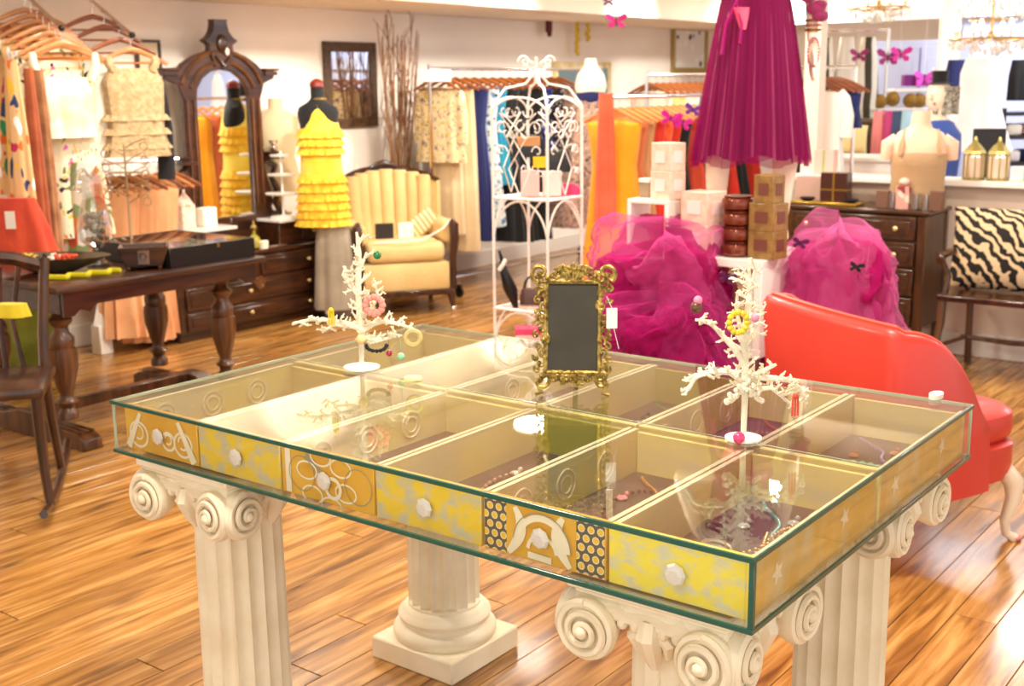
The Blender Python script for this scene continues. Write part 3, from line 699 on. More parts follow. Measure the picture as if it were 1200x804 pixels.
TROU=lambda w,L_,d=.03: [(-.095,w*.6,d*.5,.1),(-.4,w*.62,d,.5),(-L_,w*.72,d*1.1,.8)]
# ---------------- left wall: two slanted rails with hangers
def rail_arm(label,p0,p1):
    t=thing('sloping_hanging_rail',label,'rail',p0,0)
    q=p1-p0; b=MB().tube([(0,0,0),q],.011,8); obj('rail_bar',b,chrome,t)
    wl=Vector((0,6.7-p0.y,0)); obj('wall_bracket',MB().tube([(0,0,0),(0,6.68-p0.y,.02)],.009,8).lathe([(.03,0),(.03,.01)],16,M=Matrix.Translation((0,6.68-p0.y,.02))@Matrix.Rotation(PI/2,4,'X')),chrome,t)
    obj('end_knob',MB().sph(q,.018,10,6),black,t)
A0=at(22,-14,y=6.35); A1=at(72,33,y=5.95); rail_arm('chrome sloping wall rail at the far left carrying pale wooden hangers',A0,A1)
B0=at(97,-8,y=6.4); B1=at(155,41,y=5.95); rail_arm('chrome sloping wall rail right of the first, carrying brown hangers',B0,B1)
GW=cloth('gold_white_satin','f6e3a6','fff6e4',scale=6,rough=.5)
patch=prints('bright_patchwork','e6bc84',['e8702c','2c8a5c','c22a5c','f0c23c','ffffff','30406c'],16,.42,(1,1,.35))
flwhite=prints('white_floral_print','f2e4c4',['d86ab4','6a7a3c','e88a3c','30302c','e8c84c'],20,.36,(1,1,.6))
tan=cloth('tan_gauze','8e5a34','b98258',scale=8); beige=cloth('beige_lace','cdb48c','b39668',scale=40,bump=.6,bscale=90)
orangec=cloth('coral_orange_cloth','e86a3c'); redc=cloth('brick_red_cloth','d8502c','c23c28',scale=5); peach=cloth('peach_pleated','e8ae7c','dc9a68',scale=5)
ivory=cloth('ivory_cloth','f6ecd8'); greenc=cloth('olive_green_cloth','6f7a1c','8a9030',scale=5)
n=7; hz=-.50
for i in range(n):
    f=i/(n-1); p=A0.lerp(A1,.12+.86*f)-Vector((0,0,.075))
    hanger('pale wooden hanger on the far left sloping rail, among a close row of seven',p,hz+.04*i,.20,hangw,'pale hangers on the far left rail')
    if i in (0,2,4): garment('hanging_dress',['orange and white patchwork dress, backmost on the far left rail','multicoloured patchwork dress at the far left edge','white floral long dress behind the gold top'][i//2],'dress',p+Vector((-.02,0,-.02)),hz+.04*i,DRESS(.20,[1.0,1.05,1.15][i//2],.05),[patch,patch,flwhite][i//2],ph=i)
p=A1-Vector((0,0,.06))
def scarfs(t):
    for k,(x,L_,m) in enumerate(((-.17,1.0,tan),(-.10,.85,tan),(.14,.9,orangec))):
        b=MB(); b.tube([(x,-.04,-.09),(x*1.02,-.06,-.3),(x*.98,-.055,-L_*.7),(x*1.05,-.05,-L_)],[.02,.026,.03,.034],8,flat=.5); obj('scarf',b,m,t)
garment('gold_white_camisole','glowing gold and white V neck camisole on the nearest far left hanger','top',p,hz+.3,[(-.20,.12,.02,.2),(-.28,.145,.05,.5),(-.42,.13,.055,.6),(-.52,.145,.06,1)],GW,straps=(.17,-.07,.013))
hanger('pale wooden hanger holding the gold and white camisole',p+Vector((0,0,0)),hz+.3,.22,hangw)
garment('floral_tunic','white tunic printed with pink and green flowers below the gold camisole','tunic',p+Vector((.03,.07,-.12)),hz+.2,DRESS(.17,.95,.055),flwhite,ph=2)
for k,(px,py0,py1,m,l,wd) in enumerate(((44,82,300,tan,'long tan gauze scarf hanging left of the floral tunic',.04),(33,80,290,cloth('rust_gauze','9c4a2c','b8643c',scale=6),'rust brown scarf hanging beside the tan gauze scarf',.035),(12,70,235,patch,'bright patchwork scarf at the left edge of the picture',.05),(98,190,300,prints('green_orange_panels','e8dcc4',['e0843c','8aa06a','f2f2ea','d8643c'],9,.7,(1,1,.5)),'panelled orange and green dress skirt under the tunic',.10))):
    a=at(px,py0,y=5.9); c=at(px,py1,y=5.9); L_=a.z-c.z; lo=Vector((a.x,a.y,a.z))
    t=tag(obj('hanging_scarf',drape([(0,wd*.7,.015,.2),(-L_*.5,wd,.02,.8),(-L_,wd*1.15,.025,1)],n=28,waves=4,amp=.18,ph=k),m,loc=lo,rot=(0,0,CAMRZ),ang=1.2),l,'scarf')
a=at(18,232,y=5.85); t=tag(obj('coral_skirt',drape([(0,.10,.03,.2),(-.15,.15,.05,.8),(-.36,.20,.07,1)],waves=6),redc,loc=a,rot=(0,0,CAMRZ),ang=1.2),'coral red skirt hanging low at the left edge above the bowl','skirt')
a=at(12,258,y=5.75); t=tag(obj('price_tag',MB().box((0,0,0),(.05,.003,.09)),white,loc=a,rot=(0,0,CAMRZ)),'white price tag pinned on the coral red skirt','tag')
a=at(28,292,y=5.86); tag(obj('orange_hem_skirt',drape([(0,.17,.05,.5),(-.08,.21,.07,1)],waves=6),cloth('amber_cloth','e8962c'),loc=a,rot=(0,0,CAMRZ),ang=1.2),'amber orange skirt edge below the coral red skirt','skirt')
for i in range(4):
    f=[.18,.42,.72,.95][i]; p=B0.lerp(B1,f)-Vector((0,0,.075))
    hanger(['dark brown hanger backmost on the second sloping rail','dark brown hanger second on the second sloping rail','brown hanger behind the beige lace top','honey coloured hanger holding the beige lace top'][i],p,-.42,.2,[hangd,hangd,hangd,hangw][i])
    if i==1: garment('black_white_blouse','white blouse with black sleeves behind the beige lace top','blouse',B1+Vector((-.03,.10,-.13)),-.42,TOPP(.24,.5),ivory,sleeves=(.62,.05,blackf))
    if i==3:
        def rs_(t):
            for k in range(3):
                obj('ruffle',MB().loft([ring(.17+.02*q,.05+.012*q,-.38-.08*k-.035*q,60,15,.06*(q+.3),k) for q in (0,.5,1)],cap=False),beige,t,recalc=False)
        garment('beige_lace_top','beige lace sleeveless top with ruffles on the second sloping rail','top',p,-.42,[(-.12,.13,.02,.1),(-.2,.17,.05,.4),(-.45,.155,.055,.6),(-.62,.18,.06,1)],beige,straps=(.13,-.06,.014),extra=rs_)
# framed picture behind the blouse
def picture(name,label,x0,x1,z0,z1,fm,im,fw=.02,y=6.68,cat='picture'):
    t=thing(name,label,cat,((x0+x1)/2,y,z0),0); W=x1-x0;Hh=z1-z0
    b=MB().box((0,0,fw/2),(W,.025,fw)).box((0,0,Hh-fw/2),(W,.025,fw)).box((-W/2+fw/2,0,Hh/2),(fw,.025,Hh-2*fw)).box((W/2-fw/2,0,Hh/2),(fw,.025,Hh-2*fw))
    obj('frame',b,fm,t,bevel=.003); obj('picture_surface',MB().box((0,.004,Hh/2),(W-2*fw,.008,Hh-2*fw)),im,t,smooth=False); return t
q0=at(158,46,y=6.68);q1=at(189,78,y=6.68)
picture('picture_frame','thin brown picture frame behind the beige lace top',q0.x,q1.x,q1.z-.12,q0.z,darkz,mat('cream_mount','e8d8b4',.7),.018)
# lower wall rail with small hangers and long peach dresses
C0=at(120,203,y=6.45); C1=at(200,203,y=6.35)
t=thing('low_hanging_rail','short low chrome wall rail behind the carved table','rail',(C0.x-.05,6.4,C0.z+.06),0)
obj('rail_bar',MB().tube([(0,0,0),(C1.x-C0.x+.15,0,0)],.01,8),chrome,t)
for xx in (.02,C1.x-C0.x+.12): obj('wall_bracket',MB().tube([(xx,0,0),(xx,.29,0)],.008,6),chrome,t)
for i in range(8):
    p=Vector((C0.x+.01+(C1.x-C0.x+.04)*i/7,6.38,C0.z-.015)); hanger('small orange wooden hanger in the row on the low rail',p,-.75,.17,hangd if i%2 else hangw,'small hangers on the low rail')
for i in range(3):
    p=Vector((C0.x+.0+.145*i,6.33,C0.z-.02))
    garment('peach_dress',['long peach pleated dress, left on the low rail','long peach pleated dress, middle of the low rail','long peach pleated dress, right on the low rail'][i],'dress',p,-.6,DRESS(.14,[.98,1.03,1.0][i],.06),peach,waves=13,amp=.12,ph=i*2)
a=at(40,380,y=6.4); tag(obj('green_dress',drape([(0,.14,.04,.2),(-.3,.17,.06,.7),(-.62,.2,.07,1)],waves=9),greenc,loc=a+Vector((0,0,.35)),rot=(0,0,CAMRZ),ang=1.2),'olive green long dress hanging behind the dark chair','dress')
# ---------------- carved refectory table
t=thing('carved_table','dark carved refectory table with turned legs and wide feet','table',(2.86,4.65,0),0)
TL,TW=1.19,.98
obj('tabletop',MB().box((TL/2,TW/2,.745),(TL,TW,.03)),dark,t,bevel=.008,seg=2)
ap=MB()
for yy in (.05,TW-.05):
    pl_=[(.05,0),(TL-.05,0),(TL-.05,-.095),(TL-.12,-.095),(TL-.16,-.07),(.22,-.07),(.18,-.10),(.13,-.085),(.10,-.11),(.05,-.11)]
    ap.prism(pl_,.02,M=Matrix.Translation((0,yy,.73))@Matrix.Rotation(PI/2,4,'X'))
for xx in (.06,TL-.06): ap.box((xx,TW/2,.68),(.02,TW-.12,.10))
obj('apron',ap,dark,t,bevel=.002)
lp=[(.045,.12),(.045,.15),(.03,.17),(.034,.185),(.05,.2),(.034,.215),(.028,.235),(.04,.27),(.062,.36,.004),(.064,.42,.006),(.060,.45),(.052,.455),(.056,.47),(.056,.50),(.036,.525),(.034,.55),(.052,.57),(.055,.585),(.036,.60),(.03,.62),(.045,.635),(.045,.67)]
lg=mesh('leg',MB().lathe(lp,48,k=12),oak)
def foot(rx):
    b=MB(); prof=[(-.46,0),(-.46,.05),(-.40,.075),(-.2,.085),(-.06,.12),(.06,.12),(.2,.085),(.40,.075),(.46,.05),(.46,0)]
    b.prism(prof,.10,M=Matrix.Translation((-.05,0,0))@Matrix.Rotation(PI/2,4,'Z')@Matrix.Rotation(PI/2,4,'X')); 
    for s in (-1,1):
        for q in range(3): b.box((-.03+.03*q,s*.33,.083),(.012,.2,.008))
    return b
for xx in (.13,TL-.14):
    for yy in (.20,TW-.22): obj('leg',lg,None,t,loc=(xx,yy,0))
    obj('foot',foot(0),oak,t,loc=(xx,TW/2-.01,0),bevel=.004)
obj('stretcher',MB().box((TL/2,TW/2,.10),(TL-.3,.05,.05)),oak,t,bevel=.006)
ZT2=.760
# boat bowl with fruit-like beads
p=at(57,322,z=ZT2)
b=MB(); rings=[]
for (r,z,th) in [(.09,0,0),(.15,.025,0),(.26,.075,0),(.27,.078,0),(.25,.070,0),(.14,.032,0),(.05,.02,0)]: rings.append([Vector((r*math.cos(a)*1.0,r*.55*math.sin(a),z)) for a in [2*PI*j/36 for j in range(36)]])
b.loft(rings); tag(obj('shallow_bowl',b,mat('weathered_bowl','6e6048',.7,col2='4a3c2a',scale=12),loc=p+Vector((.06,.05,0)),rot=(0,0,CAMRZ)),'wide shallow weathered bowl at the left end of the carved table','bowl')
pb=p+Vector((.06,.05,0)); dirr=Vector((.606,-.795,0))
for k,(o_,r,m,l) in enumerate(((-.10,.028,mat('yellow_bead_ball','d8b02c',.5),'mustard yellow beads in the shallow bowl'),(-.06,.022,black,'black beads beside the mustard ones in the bowl'),(.05,.03,mat('coral_red_bead','d84c24',.4),'coral red beads heaped in the shallow bowl'),(.09,.024,mat('coral_red_bead','d84c24',.4),'smaller coral red beads at the right of the bowl'),(.0,.024,ivory,'ivory beads in the middle of the bowl'))):
    b=MB(); rnd=random.Random(k)
    for q in range(9): b.sph((rnd.uniform(-.03,.03),rnd.uniform(-.03,.03),rnd.uniform(.0,.02)),r*.42,7,5)
    tag(obj('bead_heap',b,m,loc=pb+dirr*o_+Vector((0,0,.062))),l,'beads')
b=MB(); rnd=random.Random(9); p0=at(58,330,z=ZT2); p1=at(143,320,z=ZT2)
for q in range(70):
    f=q/69; b.sph(p0.lerp(p1,f)+Vector((0,.028*math.sin(f*22)+.02,.012)),.0125,6,4)
tag(obj('yellow_bead_strand',b,mat('yellow_lime_bead','ccc01c',.4)),'heaped strand of yellow green beads along the front of the carved table','necklace')
# glass vase/cloche with beads
gv=thing('glass_candelabra','clear cut glass lamp vase full of crystals behind the yellow beads','vase',at(122,316,z=ZT2)+Vector((.05,.12,0)),0)
gbb=glassy('cut_glass',(.93,.93,.9),1.5,.08,.22)
obj('glass_body',MB().lathe([(.055,0),(.058,.02),(.03,.05),(.028,.09),(.075,.13),(.085,.19),(.07,.27),(.045,.33),(.05,.40),(.045,.44)],16),gbb,gv,smooth=False)
b=MB(); rnd=random.Random(3)
for k in range(60): a=rnd.uniform(0,6.28); r=rnd.uniform(.01,.055); b.sph((r*math.cos(a),r*math.sin(a),rnd.uniform(.13,.26)),.013,5,4)
obj('crystal_filling',b,mat('grey_crystal','8c8674',.2,.3),gv)
b=MB()
for k in range(4):
    a=k*PI/2+.4; b.tube([(0,0,.42),(.05*math.cos(a),.05*math.sin(a),.47),(.09*math.cos(a),.09*math.sin(a),.44),(.10*math.cos(a),.10*math.sin(a),.40)],.005,6)
    b.sph((.10*math.cos(a),.10*math.sin(a),.375),.014,6,5)
obj('glass_arm',b,gbb,gv)
# wire jewellery tree (tan)
jt=thing('metal_jewellery_tree','tan wire jewellery tree with beads standing behind the brown box','jewellery tree',at(165,300,z=ZT2)+Vector((.02,.10,0)),CAMRZ)
tanm=mat('tan_metal','b09670',.4,.4)
b=MB().lathe([(.06,0),(.06,.006),(.01,.012)],20).tube([(0,0,.01),(0,0,.56)],.006,8); obj('stem',b,tanm,jt)
b=MB()
for k in range(9):
    z=.26+.035*k; s=-1 if k%2 else 1; b.tube([(0,0,z),(s*.05,0,z+.03),(s*(.09+.01*(k%3)),0.01,z+.05),(s*.11,0,z+.035)],.0035,6)
    b.torus((0,0,0),.02,.0035,12,5,M=Matrix.Translation((s*.10,0,z+.01))@Matrix.Rotation(PI/2,4,'X'))
obj('wire_arm',b,tanm,jt)
obj('tree_tray',MB().box((0,0,.42),(.16,.06,.008)),tanm,jt)
b=MB()
for k in range(10):
    x=-.08+.018*k; b.tube([(x,-.01,.41),(x,-.015,.36-.02*(k%3))],.0015,4); b.sph((x,-.015,.345-.02*(k%3)),.010,6,5)
obj('hanging_bead',b,mat('amber_beads','a8763c',.3),jt)
# planter shaped wooden box
bx=thing('wooden_planter_box','small flared brown wooden box on feet beside the glass vase','box',at(170,316,z=ZT2)+Vector((.03,.04,0)),CAMRZ+.25)
b=MB(); b.loft([[Vector((x*w_,y*d_,z)) for x,y in((-1,-1),(1,-1),(1,1),(-1,1))] for w_,d_,z in((.085,.07,.018),(.115,.085,.11),(.102,.072,.11),(.08,.06,.03))])
obj('box_body',b,dark,bx,bevel=.003)
obj('carved_panel',MB().box((.0,-.083,.065),(.055,.008,.075),rx=-.15),oak,bx,bevel=.002); obj('rosette',MB().torus((0,-.089,.07),.014,.004,12,5,M=Matrix.Translation((0,-.089,.07))@Matrix.Rotation(PI/2,4,'X')@Matrix.Translation((0,.089,-.07))),oak,bx)
for sx in(-1,1):
    for sy in(-1,1): obj('foot',MB().sph((sx*.07,sy*.055,.010),.0105,8,6),oak,bx)
# glass topped case
gc=thing('glass_lid_case','long black wooden display case with glass lid on the carved table','display case',(3.50,4.70,ZT2),0)
CW,CD,CH=.52,.62,.095
b=MB().box((CW/2,.01,CH/2),(CW,.02,CH)).box((CW/2,CD-.01,CH/2),(CW,.02,CH)).box((.01,CD/2,CH/2),(.02,CD-.04,CH)).box((CW-.01,CD/2,CH/2),(.02,CD-.04,CH)).box((CW/2,CD/2,.005),(CW-.04,CD-.04,.01))
obj('case_walls',b,black,gc,bevel=.002)
obj('velvet_lining',MB().box((CW/2,CD/2,.035),(CW-.042,CD-.042,.05)),mat('cream_lining','cfc0a8',.8),gc,smooth=False)
obj('glass_lid',MB().box((CW/2,CD/2,CH-.003),(CW-.04,CD-.04,.004)),gl,gc,smooth=False)
obj('clasp',MB().box((CW*.55,-.002,CH-.012),(.014,.006,.02)),brass,gc)
for k in range(4):
    b=MB()
    for q in range(14): a=q/14*2*PI; b.sph((.035*math.cos(a),.03*math.sin(a),.007),.007,6,4)
    tag(obj('bead_bracelet',b,[mat('coral_bead2','f08a6a',.4),pink,mat('coral_red_bead','d84c24',.4),mat('sand_bead','d8c8a0',.4)][k],loc=Vector((3.50,4.70,ZT2+.0605))+Vector((.12+.1*k,.2+.08*k,0))),['salmon','pink','coral red','sand'][k]+' bead bracelet under the glass lid of the black case','bracelet')
# dark chair at the left edge
dc=thing('rocking_chair','dark mahogany rocking chair with slatted back at the lower left edge','chair',(*( (at(46,500,4.76)-Matrix.Rotation(CAMRZ+.25,3,'Z')@Vector((.19,-.19,0)))[:2]),0.03),CAMRZ+.25)
# local: back at +y... seat spans x,y
obj('seat',MB().box((0,0,.445),(.44,.42,.045)),darkz,dc,bevel=.015,seg=2)
for sx in(-1,1):
    obj('leg',MB().tube([(sx*.19,-.18,.43),(sx*.19,-.185,.3),(sx*.195,-.19,.12),(sx*.205,-.21,.0)],[.026,.022,.018,.017],8),darkz,dc)
    obj('leg',MB().tube([(sx*.18,.18,.44),(sx*.185,.2,.25),(sx*.2,.25,0)],[.022,.02,.018],8),darkz,dc)
    obj('back_post',MB().tube([(sx*.18,.19,.44),(sx*.185,.20,.6),(sx*.20,.24,.80),(sx*.21,.26,.9)],[.024,.022,.02,.02],8),darkz,dc)
for k in range(4): obj('back_slat',MB().tube([(-.10+.067*k,.19,.46),(-.07+.047*k,.215,.65),(-.11+.073*k,.25,.87)],[.012,.010,.012],6),darkz,dc)
obj('crest_rail',MB().tube([(-.22,.265,.86),(-.1,.262,.90),(0,.26,.915),(.1,.262,.90),(.22,.265,.86)],[.022,.028,.03,.028,.022],8),darkz,dc)
obj('rocker',MB().tube([(-.205,-.40+.9*k/10,-.012+.22*((k/10-.45)**2)) for k in range(11)],.017,6).tube([(.205,-.40+.9*k/10,-.012+.22*((k/10-.45)**2)) for k in range(11)],.017,6),darkz,dc)
b=drape([(0,.07,.03,.5),(-.05,.08,.035,1)],waves=5); tag(obj('yellow_cloth',b,cloth('yellow_green_cloth','c8b41c'),loc=at(8,356,4.85),rot=(0,0,CAMRZ)),'folded yellow cloth on top of the dark mahogany chair','cloth')
t=thing('white_lantern','white house shaped lantern on the floor behind the carved table','lantern',(4.22,6.4,0),0)
obj('lantern_body',MB().box((0,0,.09),(.09,.09,.18)),white,t,bevel=.004); obj('lantern_roof',MB().loft([ring(.055,.055,.18,4),ring(.004,.004,.34,4)]),white,t,smooth=False)
# ---------------- dresser with tall arched mirror
dr=thing('dresser','dark carved dresser with marble topped side drawers and brass knobs','dresser',(4.66,6.2,0),0)
DWd=1.30; DD=.46
b=MB().box((DWd/2,DD/2,.275),(DWd,DD,.45)).box((DWd/2,DD/2,.515),(DWd+.02,DD+.02,.03)).box((DWd/2,DD/2+.01,.03),(DWd-.02,DD-.04,.06))
obj('carcass',b,dark,dr,bevel=.006)
knb=MB().lathe([(.006,0),(.005,.012),(.013,.018),(.014,.024),(.008,.030)],12,M=Matrix.Rotation(PI/2,4,'X')); knm=mesh('knob',knb,mat('ivory_brass_knob','d8c48a',.3,.5))
def dfront(par,x0,x1,z0,z1,y=0,m=None,knobs=(.5,),name='drawer_front',carve=False):
    b=MB().box(((x0+x1)/2,y-.008,(z0+z1)/2),(x1-x0,.018,z1-z0)).box(((x0+x1)/2,y-.019,(z0+z1)/2),(x1-x0-.06,.006,z1-z0-.05))
    f=obj(name,b,m or dark,par,bevel=.004)
    for k in knobs: obj('knob',knm,None,f,loc=(x0+(x1-x0)*k,y-.022,(z0+z1)/2))
    if carve: obj('carved_drop',MB().torus((0,0,0),.035,.008,16,6,M=Matrix.Translation(((x0+x1)/2,y-.024,z1-.03))@Matrix.Rotation(PI/2,4,'X')).prism([(-.07,0),(.07,0),(.03,-.06),(0,-.08),(-.03,-.06)],.008,M=Matrix.Translation(((x0+x1)/2,y-.02,z1-.005))@Matrix.Rotation(PI/2,4,'X')),oak,f)
dfront(dr,.05,.63,.36,.49,knobs=(.5,)); dfront(dr,.68,1.25,.36,.49,knobs=(.72,))
dfront(dr,.05,1.25,.20,.345,knobs=(.42,.86),carve=True); dfront(dr,.05,1.25,.07,.185,knobs=(.42,.86))
for x0,x1 in ((.0,.5),(.90,DWd)):
    pb_=obj('side_box',MB().box(((x0+x1)/2,DD/2+.02,.61),(x1-x0,DD-.04,.155)),dark,dr,bevel=.004)
    dfront(pb_,x1-.20 if x0>.5 else x0+.04,x1-.03 if x0>.5 else x0+.24,.55,.67,y=.04)
    obj('marble_top',MB().box(((x0+x1)/2,DD/2+.01,.698),(x1-x0+.03,DD,.02)),mat('white_marble','f4f0ea',.2,col2='dcd8d0',scale=5,coat=.4),pb_,bevel=.003)
# mirror frame as part of the dresser: outline with an arched opening
def mirror_side(sx): # outline polygon for one half, mirrored about 0
    return [(s*sx,z) for s,z in ((.22,.55),(.38,.55),(.40,.66),(.365,.74),(.385,.83),(.37,.92),(.345,.99),(.33,1.06),(.325,1.52),(.345,1.57),(.36,1.62),(.455,1.655),(.46,1.715),(.40,1.715),(.36,1.70),(.31,1.75),(.22,1.80),(.10,1.835),(0,1.84),(0,1.715),(.09,1.70),(.16,1.655),(.205,1.59),(.215,1.52),(.215,.74),(.0,.74),(.0,.55))]
MC=Matrix.Translation((.66,.30,0))@Matrix.Rotation(PI/2,4,'X')
mf=MB()
for sx in(-1,1): mf.prism(mirror_side(sx),.05,M=MC)
mfr=obj('mirror_frame',mf,dark,dr,bevel=.006)
mir=mat('mirror_silver',(.92,.92,.9),.02,1)
arch=[(-.22,.72),(.22,.72),(.22,1.52),(.205,1.60),(.16,1.67),(.09,1.71),(0,1.725),(-.09,1.71),(-.16,1.67),(-.205,1.60),(-.22,1.52)]
obj('mirror_glass',MB().prism(arch,.006,M=Matrix.Translation((.66,.275,0))@Matrix.Rotation(PI/2,4,'X')),mir,dr,smooth=False)
# arch mouldings, finial, shelves, scrolls
b=MB()
for r0,w_ in ((.27,.012),(.34,.014)):
    b.tube([(.66+r0*1.05*math.cos(a),.245,1.50+r0*.98*math.sin(a)) for a in [PI*(.12+.76*k/20) for k in range(21)]],w_,6)
for sx in (-1,1): 
    for dx in (.245,.30): b.tube([(.66+sx*dx,.246,.8),(.66+sx*dx,.246,1.52)],.010,6)
obj('arch_moulding',b,oak,mfr)
b=MB().prism([(-.06,1.73),(.06,1.73),(.10,1.83),(.095,1.87),(.14,1.90),(.10,1.925),(.07,1.96),(.055,2.02),(.065,2.035),(-.065,2.035),(-.055,2.02),(-.07,1.96),(-.10,1.925),(-.14,1.90),(-.095,1.87),(-.10,1.83)],.06,M=Matrix.Translation((.66,.295,0))@Matrix.Rotation(PI/2,4,'X'))
b.sph((.66,.23,1.88),(.045,.02,.06),12,8).tube([(.60,.23,1.80),(.66,.225,1.74),(.72,.23,1.80)],.012,6)
fin=obj('carved_finial',b,dark,dr,bevel=.005)
obj('cabochon',MB().sph((.69,.222,1.83),(.016,.012,.026),10,8),ivory,fin)
b=MB()
for sx in (-1,1):
    b=MB()
    b.box((.66+sx*.37,.22,1.12),(.12,.12,.018)).box((.66+sx*.37,.22,1.155),(.09,.09,.012)).box((.66+sx*.37,.24,1.137),(.07,.07,.03))
    obj('candle_bracket',b,dark,mfr,bevel=.003); b=MB()
    b.tube([(.66+sx*.33,.25,1.10),(.66+sx*.40,.23,1.06),(.66+sx*.37,.24,.98),(.66+sx*.42,.24,.90),(.66+sx*.40,.24,.80),(.66+sx*.46,.24,.72)],[.02,.022,.02,.026,.022,.03],8)
    b.torus((0,0,0),.045,.014,16,6,M=Matrix.Translation((.66+sx*.39,.24,.78))@Matrix.Rotation(PI/2,4,'X'))
    obj('side_scroll',b,dark,mfr); b=MB()
    b.box((.66+sx*.42,.27,1.69),(.11,.07,.03)).box((.66+sx*.42,.27,1.715),(.13,.09,.015)); obj('corner_block',b,dark,mfr,bevel=.003)
# small things on the dresser
def onD(px,py,z=.709,y=6.4): p=at(px,py,y=y); p.z=z; return p
t=thing('house_lantern','white lace house shaped lantern on the left marble top of dresser','lantern',(4.905,6.40,.7085),0)
lace=mat('white_lace','f0dcc8',.6,col2='dcb8a0',scale=40)
b=MB().box((0,0,.075),(.105,.09,.15)); obj('lantern_body',b,lace,t,bevel=.004); obj('lantern_roof',MB().loft([ring(.075,.066,.15,4),ring(.005,.005,.235,4)]).sph((0,0,.24),.010,8,6),lace,t,smooth=False)
t=thing('candle','square ivory candle beside the lace house lantern','candle',(5.06,6.38,.7085),0)
obj('wax',MB().box((0,0,.06),(.11,.09,.12)),ivory,t,bevel=.006); obj('wick',MB().tube([(0,0,.12),(0,0,.135)],.002,5),black,t)
t=thing('perfume_bottle','gold topped green glass perfume bottle on the low middle of dresser','bottle',(5.36,6.27,.5305),0)
obj('bottle_body',MB().lathe([(.03,0),(.045,.01),(.05,.045),(.035,.08),(.012,.095),(.012,.12)],16),mat('olive_glass','9a9038',.1,coat=.8),t); obj('stopper',MB().sph((0,0,.14),.022,10,8).lathe([(.012,.155),(.004,.19)],8),gold,t)
t=thing('votive_candle','cream votive candle in front of the perfume bottle','candle',(5.40,6.225,.5305),0); obj('wax',MB().lathe([(.03,0),(.034,.05),(.03,.052)],16),ivory,t); obj('wick',MB().tube([(0,0,.05),(0,0,.062)],.0015,5),black,t)
tag(obj('silver_tray',MB().box((0,0,.006),(.16,.07,.012)),silver,loc=(5.52,6.245,.5305),bevel=.003),'small silver tray at the front of the dresser middle','tray')
t=thing('tiered_stand','white three tier stand on the right marble top of dresser','stand',(5.67,6.31,.7085),0)
b=MB().tube([(0,0,0),(0,0,.46)],.008,8).lathe([(.09,0),(.09,.01),(.02,.02)],20); obj('stem',b,wirew,t)
for z,r in ((.16,.12),(.29,.10),(.42,.075)): obj('tier',MB().lathe([(r*.9,z),(r,z+.012),(r*.95,z+.014)],20),wirew,t)
tag(obj('silver_candle_cup',MB().lathe([(.02,0),(.03,.02),(.012,.04),(.03,.06),(.032,.075)],12),silver,loc=(5.70,6.41,1.162)),'small silver cup on the right candle bracket of the mirror','cup')
# ---------------- dress forms
def torso(t,m,neck=.05,h=.62,w=.17,d=.11,top=0):
    """body running down from the neck top at z=0"""
    pr=[(-.0,neck,neck),(-.07,neck*.95,neck*.95),(-.10,neck*1.5,neck*1.1),(-.13,w*.85,d*.7),(-.17,w,d*.85),(-.27,w*.94,d*1.15),(-.36,w*.80,d*.95),(-.44,w*.74,d*.8),(-.54,w*.9,d),(-h,w*1.0,d*1.05)]
    return MB().loft([ring(a,c,z,32,p=2.1) for z,a,c in pr])
FX=Vector((5.91,6.04,0)); ft=1.66
t=thing('black_dress_form','black dress form with dark red neck cap wearing the yellow ruffled dress','mannequin',(FX.x-.13,FX.y,0),CAMRZ)
obj('torso',MB().loft([[p+Vector((0,0,1.59)) for p in r] for r in [ring(a,c,z,32,p=2.1) for z,a,c in [(0,.045,.045),(-.07,.045,.045),(-.095,.07,.055),(-.13,.13,.07),(-.17,.142,.08),(-.27,.125,.10),(-.40,.10,.08),(-.54,.13,.09),(-.62,.14,.10)]]]),blackf,t)
obj('neck_cap',MB().lathe([(.04,1.59),(.05,1.595),(.047,1.625),(.03,1.64),(.01,1.65)],20),mat('dark_red_wood','7a2016',.35,coat=.4),t)
obj('pole',MB().tube([(0,0,.03),(0,0,1.05)],.018,10),chrome,t); obj('form_base',MB().lathe([(.13,0),(.13,.02),(.03,.035)],24),black,t)
linen=cloth('silver_grey_satin','8e8370','b5aa96',scale=3,rough=.45)
tag(obj('grey_satin_skirt',drape([(0,.10,.08,.1),(-.2,.125,.10,.6),(-.66,.15,.12,1)],waves=7,amp=.06),linen,loc=(FX.x-.075,FX.y-.04,.74),rot=(0,0,CAMRZ),ang=1.2),'grey satin underskirt showing below the yellow ruffled dress','skirt')
ye=cloth('lemon_yellow_chiffon','f8d028','fbe060',scale=5,rough=.7); ye2=cloth('yellow_chiffon_ruffle','f4b40c','fad43c',scale=14,rough=.7,bump=.8)
yd=thing('yellow_ruffled_dress','bright yellow halter mini dress with rows of ruffles on the black form','dress',(FX.x-.12,FX.y,1.585),CAMRZ); yd.scale=(.86,.86,.95)
obj('bodice',MB().loft([ring(a,c,z,40,p=2.1) for z,a,c in [(-.085,.055,.055),(-.12,.075,.085),(-.18,.118,.108),(-.25,.15,.125),(-.31,.160,.135),(-.40,.162,.12),(-.55,.165,.125),(-.75,.18,.14),(-.93,.195,.15)]]),ye,yd)
obj('halter_strap',MB().torus((0,0,-.075),.058,.010,20,6),gold,yd)
for k,z in enumerate((-.28,-.34,-.40,-.60,-.665,-.73,-.79,-.85,-.91)):
    w0=.160+max(0,-z-.5)*.08
    obj('ruffle',MB().loft([ring(w0+.004+.028*q,.125+max(0,-z-.5)*.06+.024*q,z-.065*q+.008*math.sin(9*q),84,19+k%3,.045*q,k) for q in (0,.35,.7,1)],cap=False),ye2,yd,recalc=False)
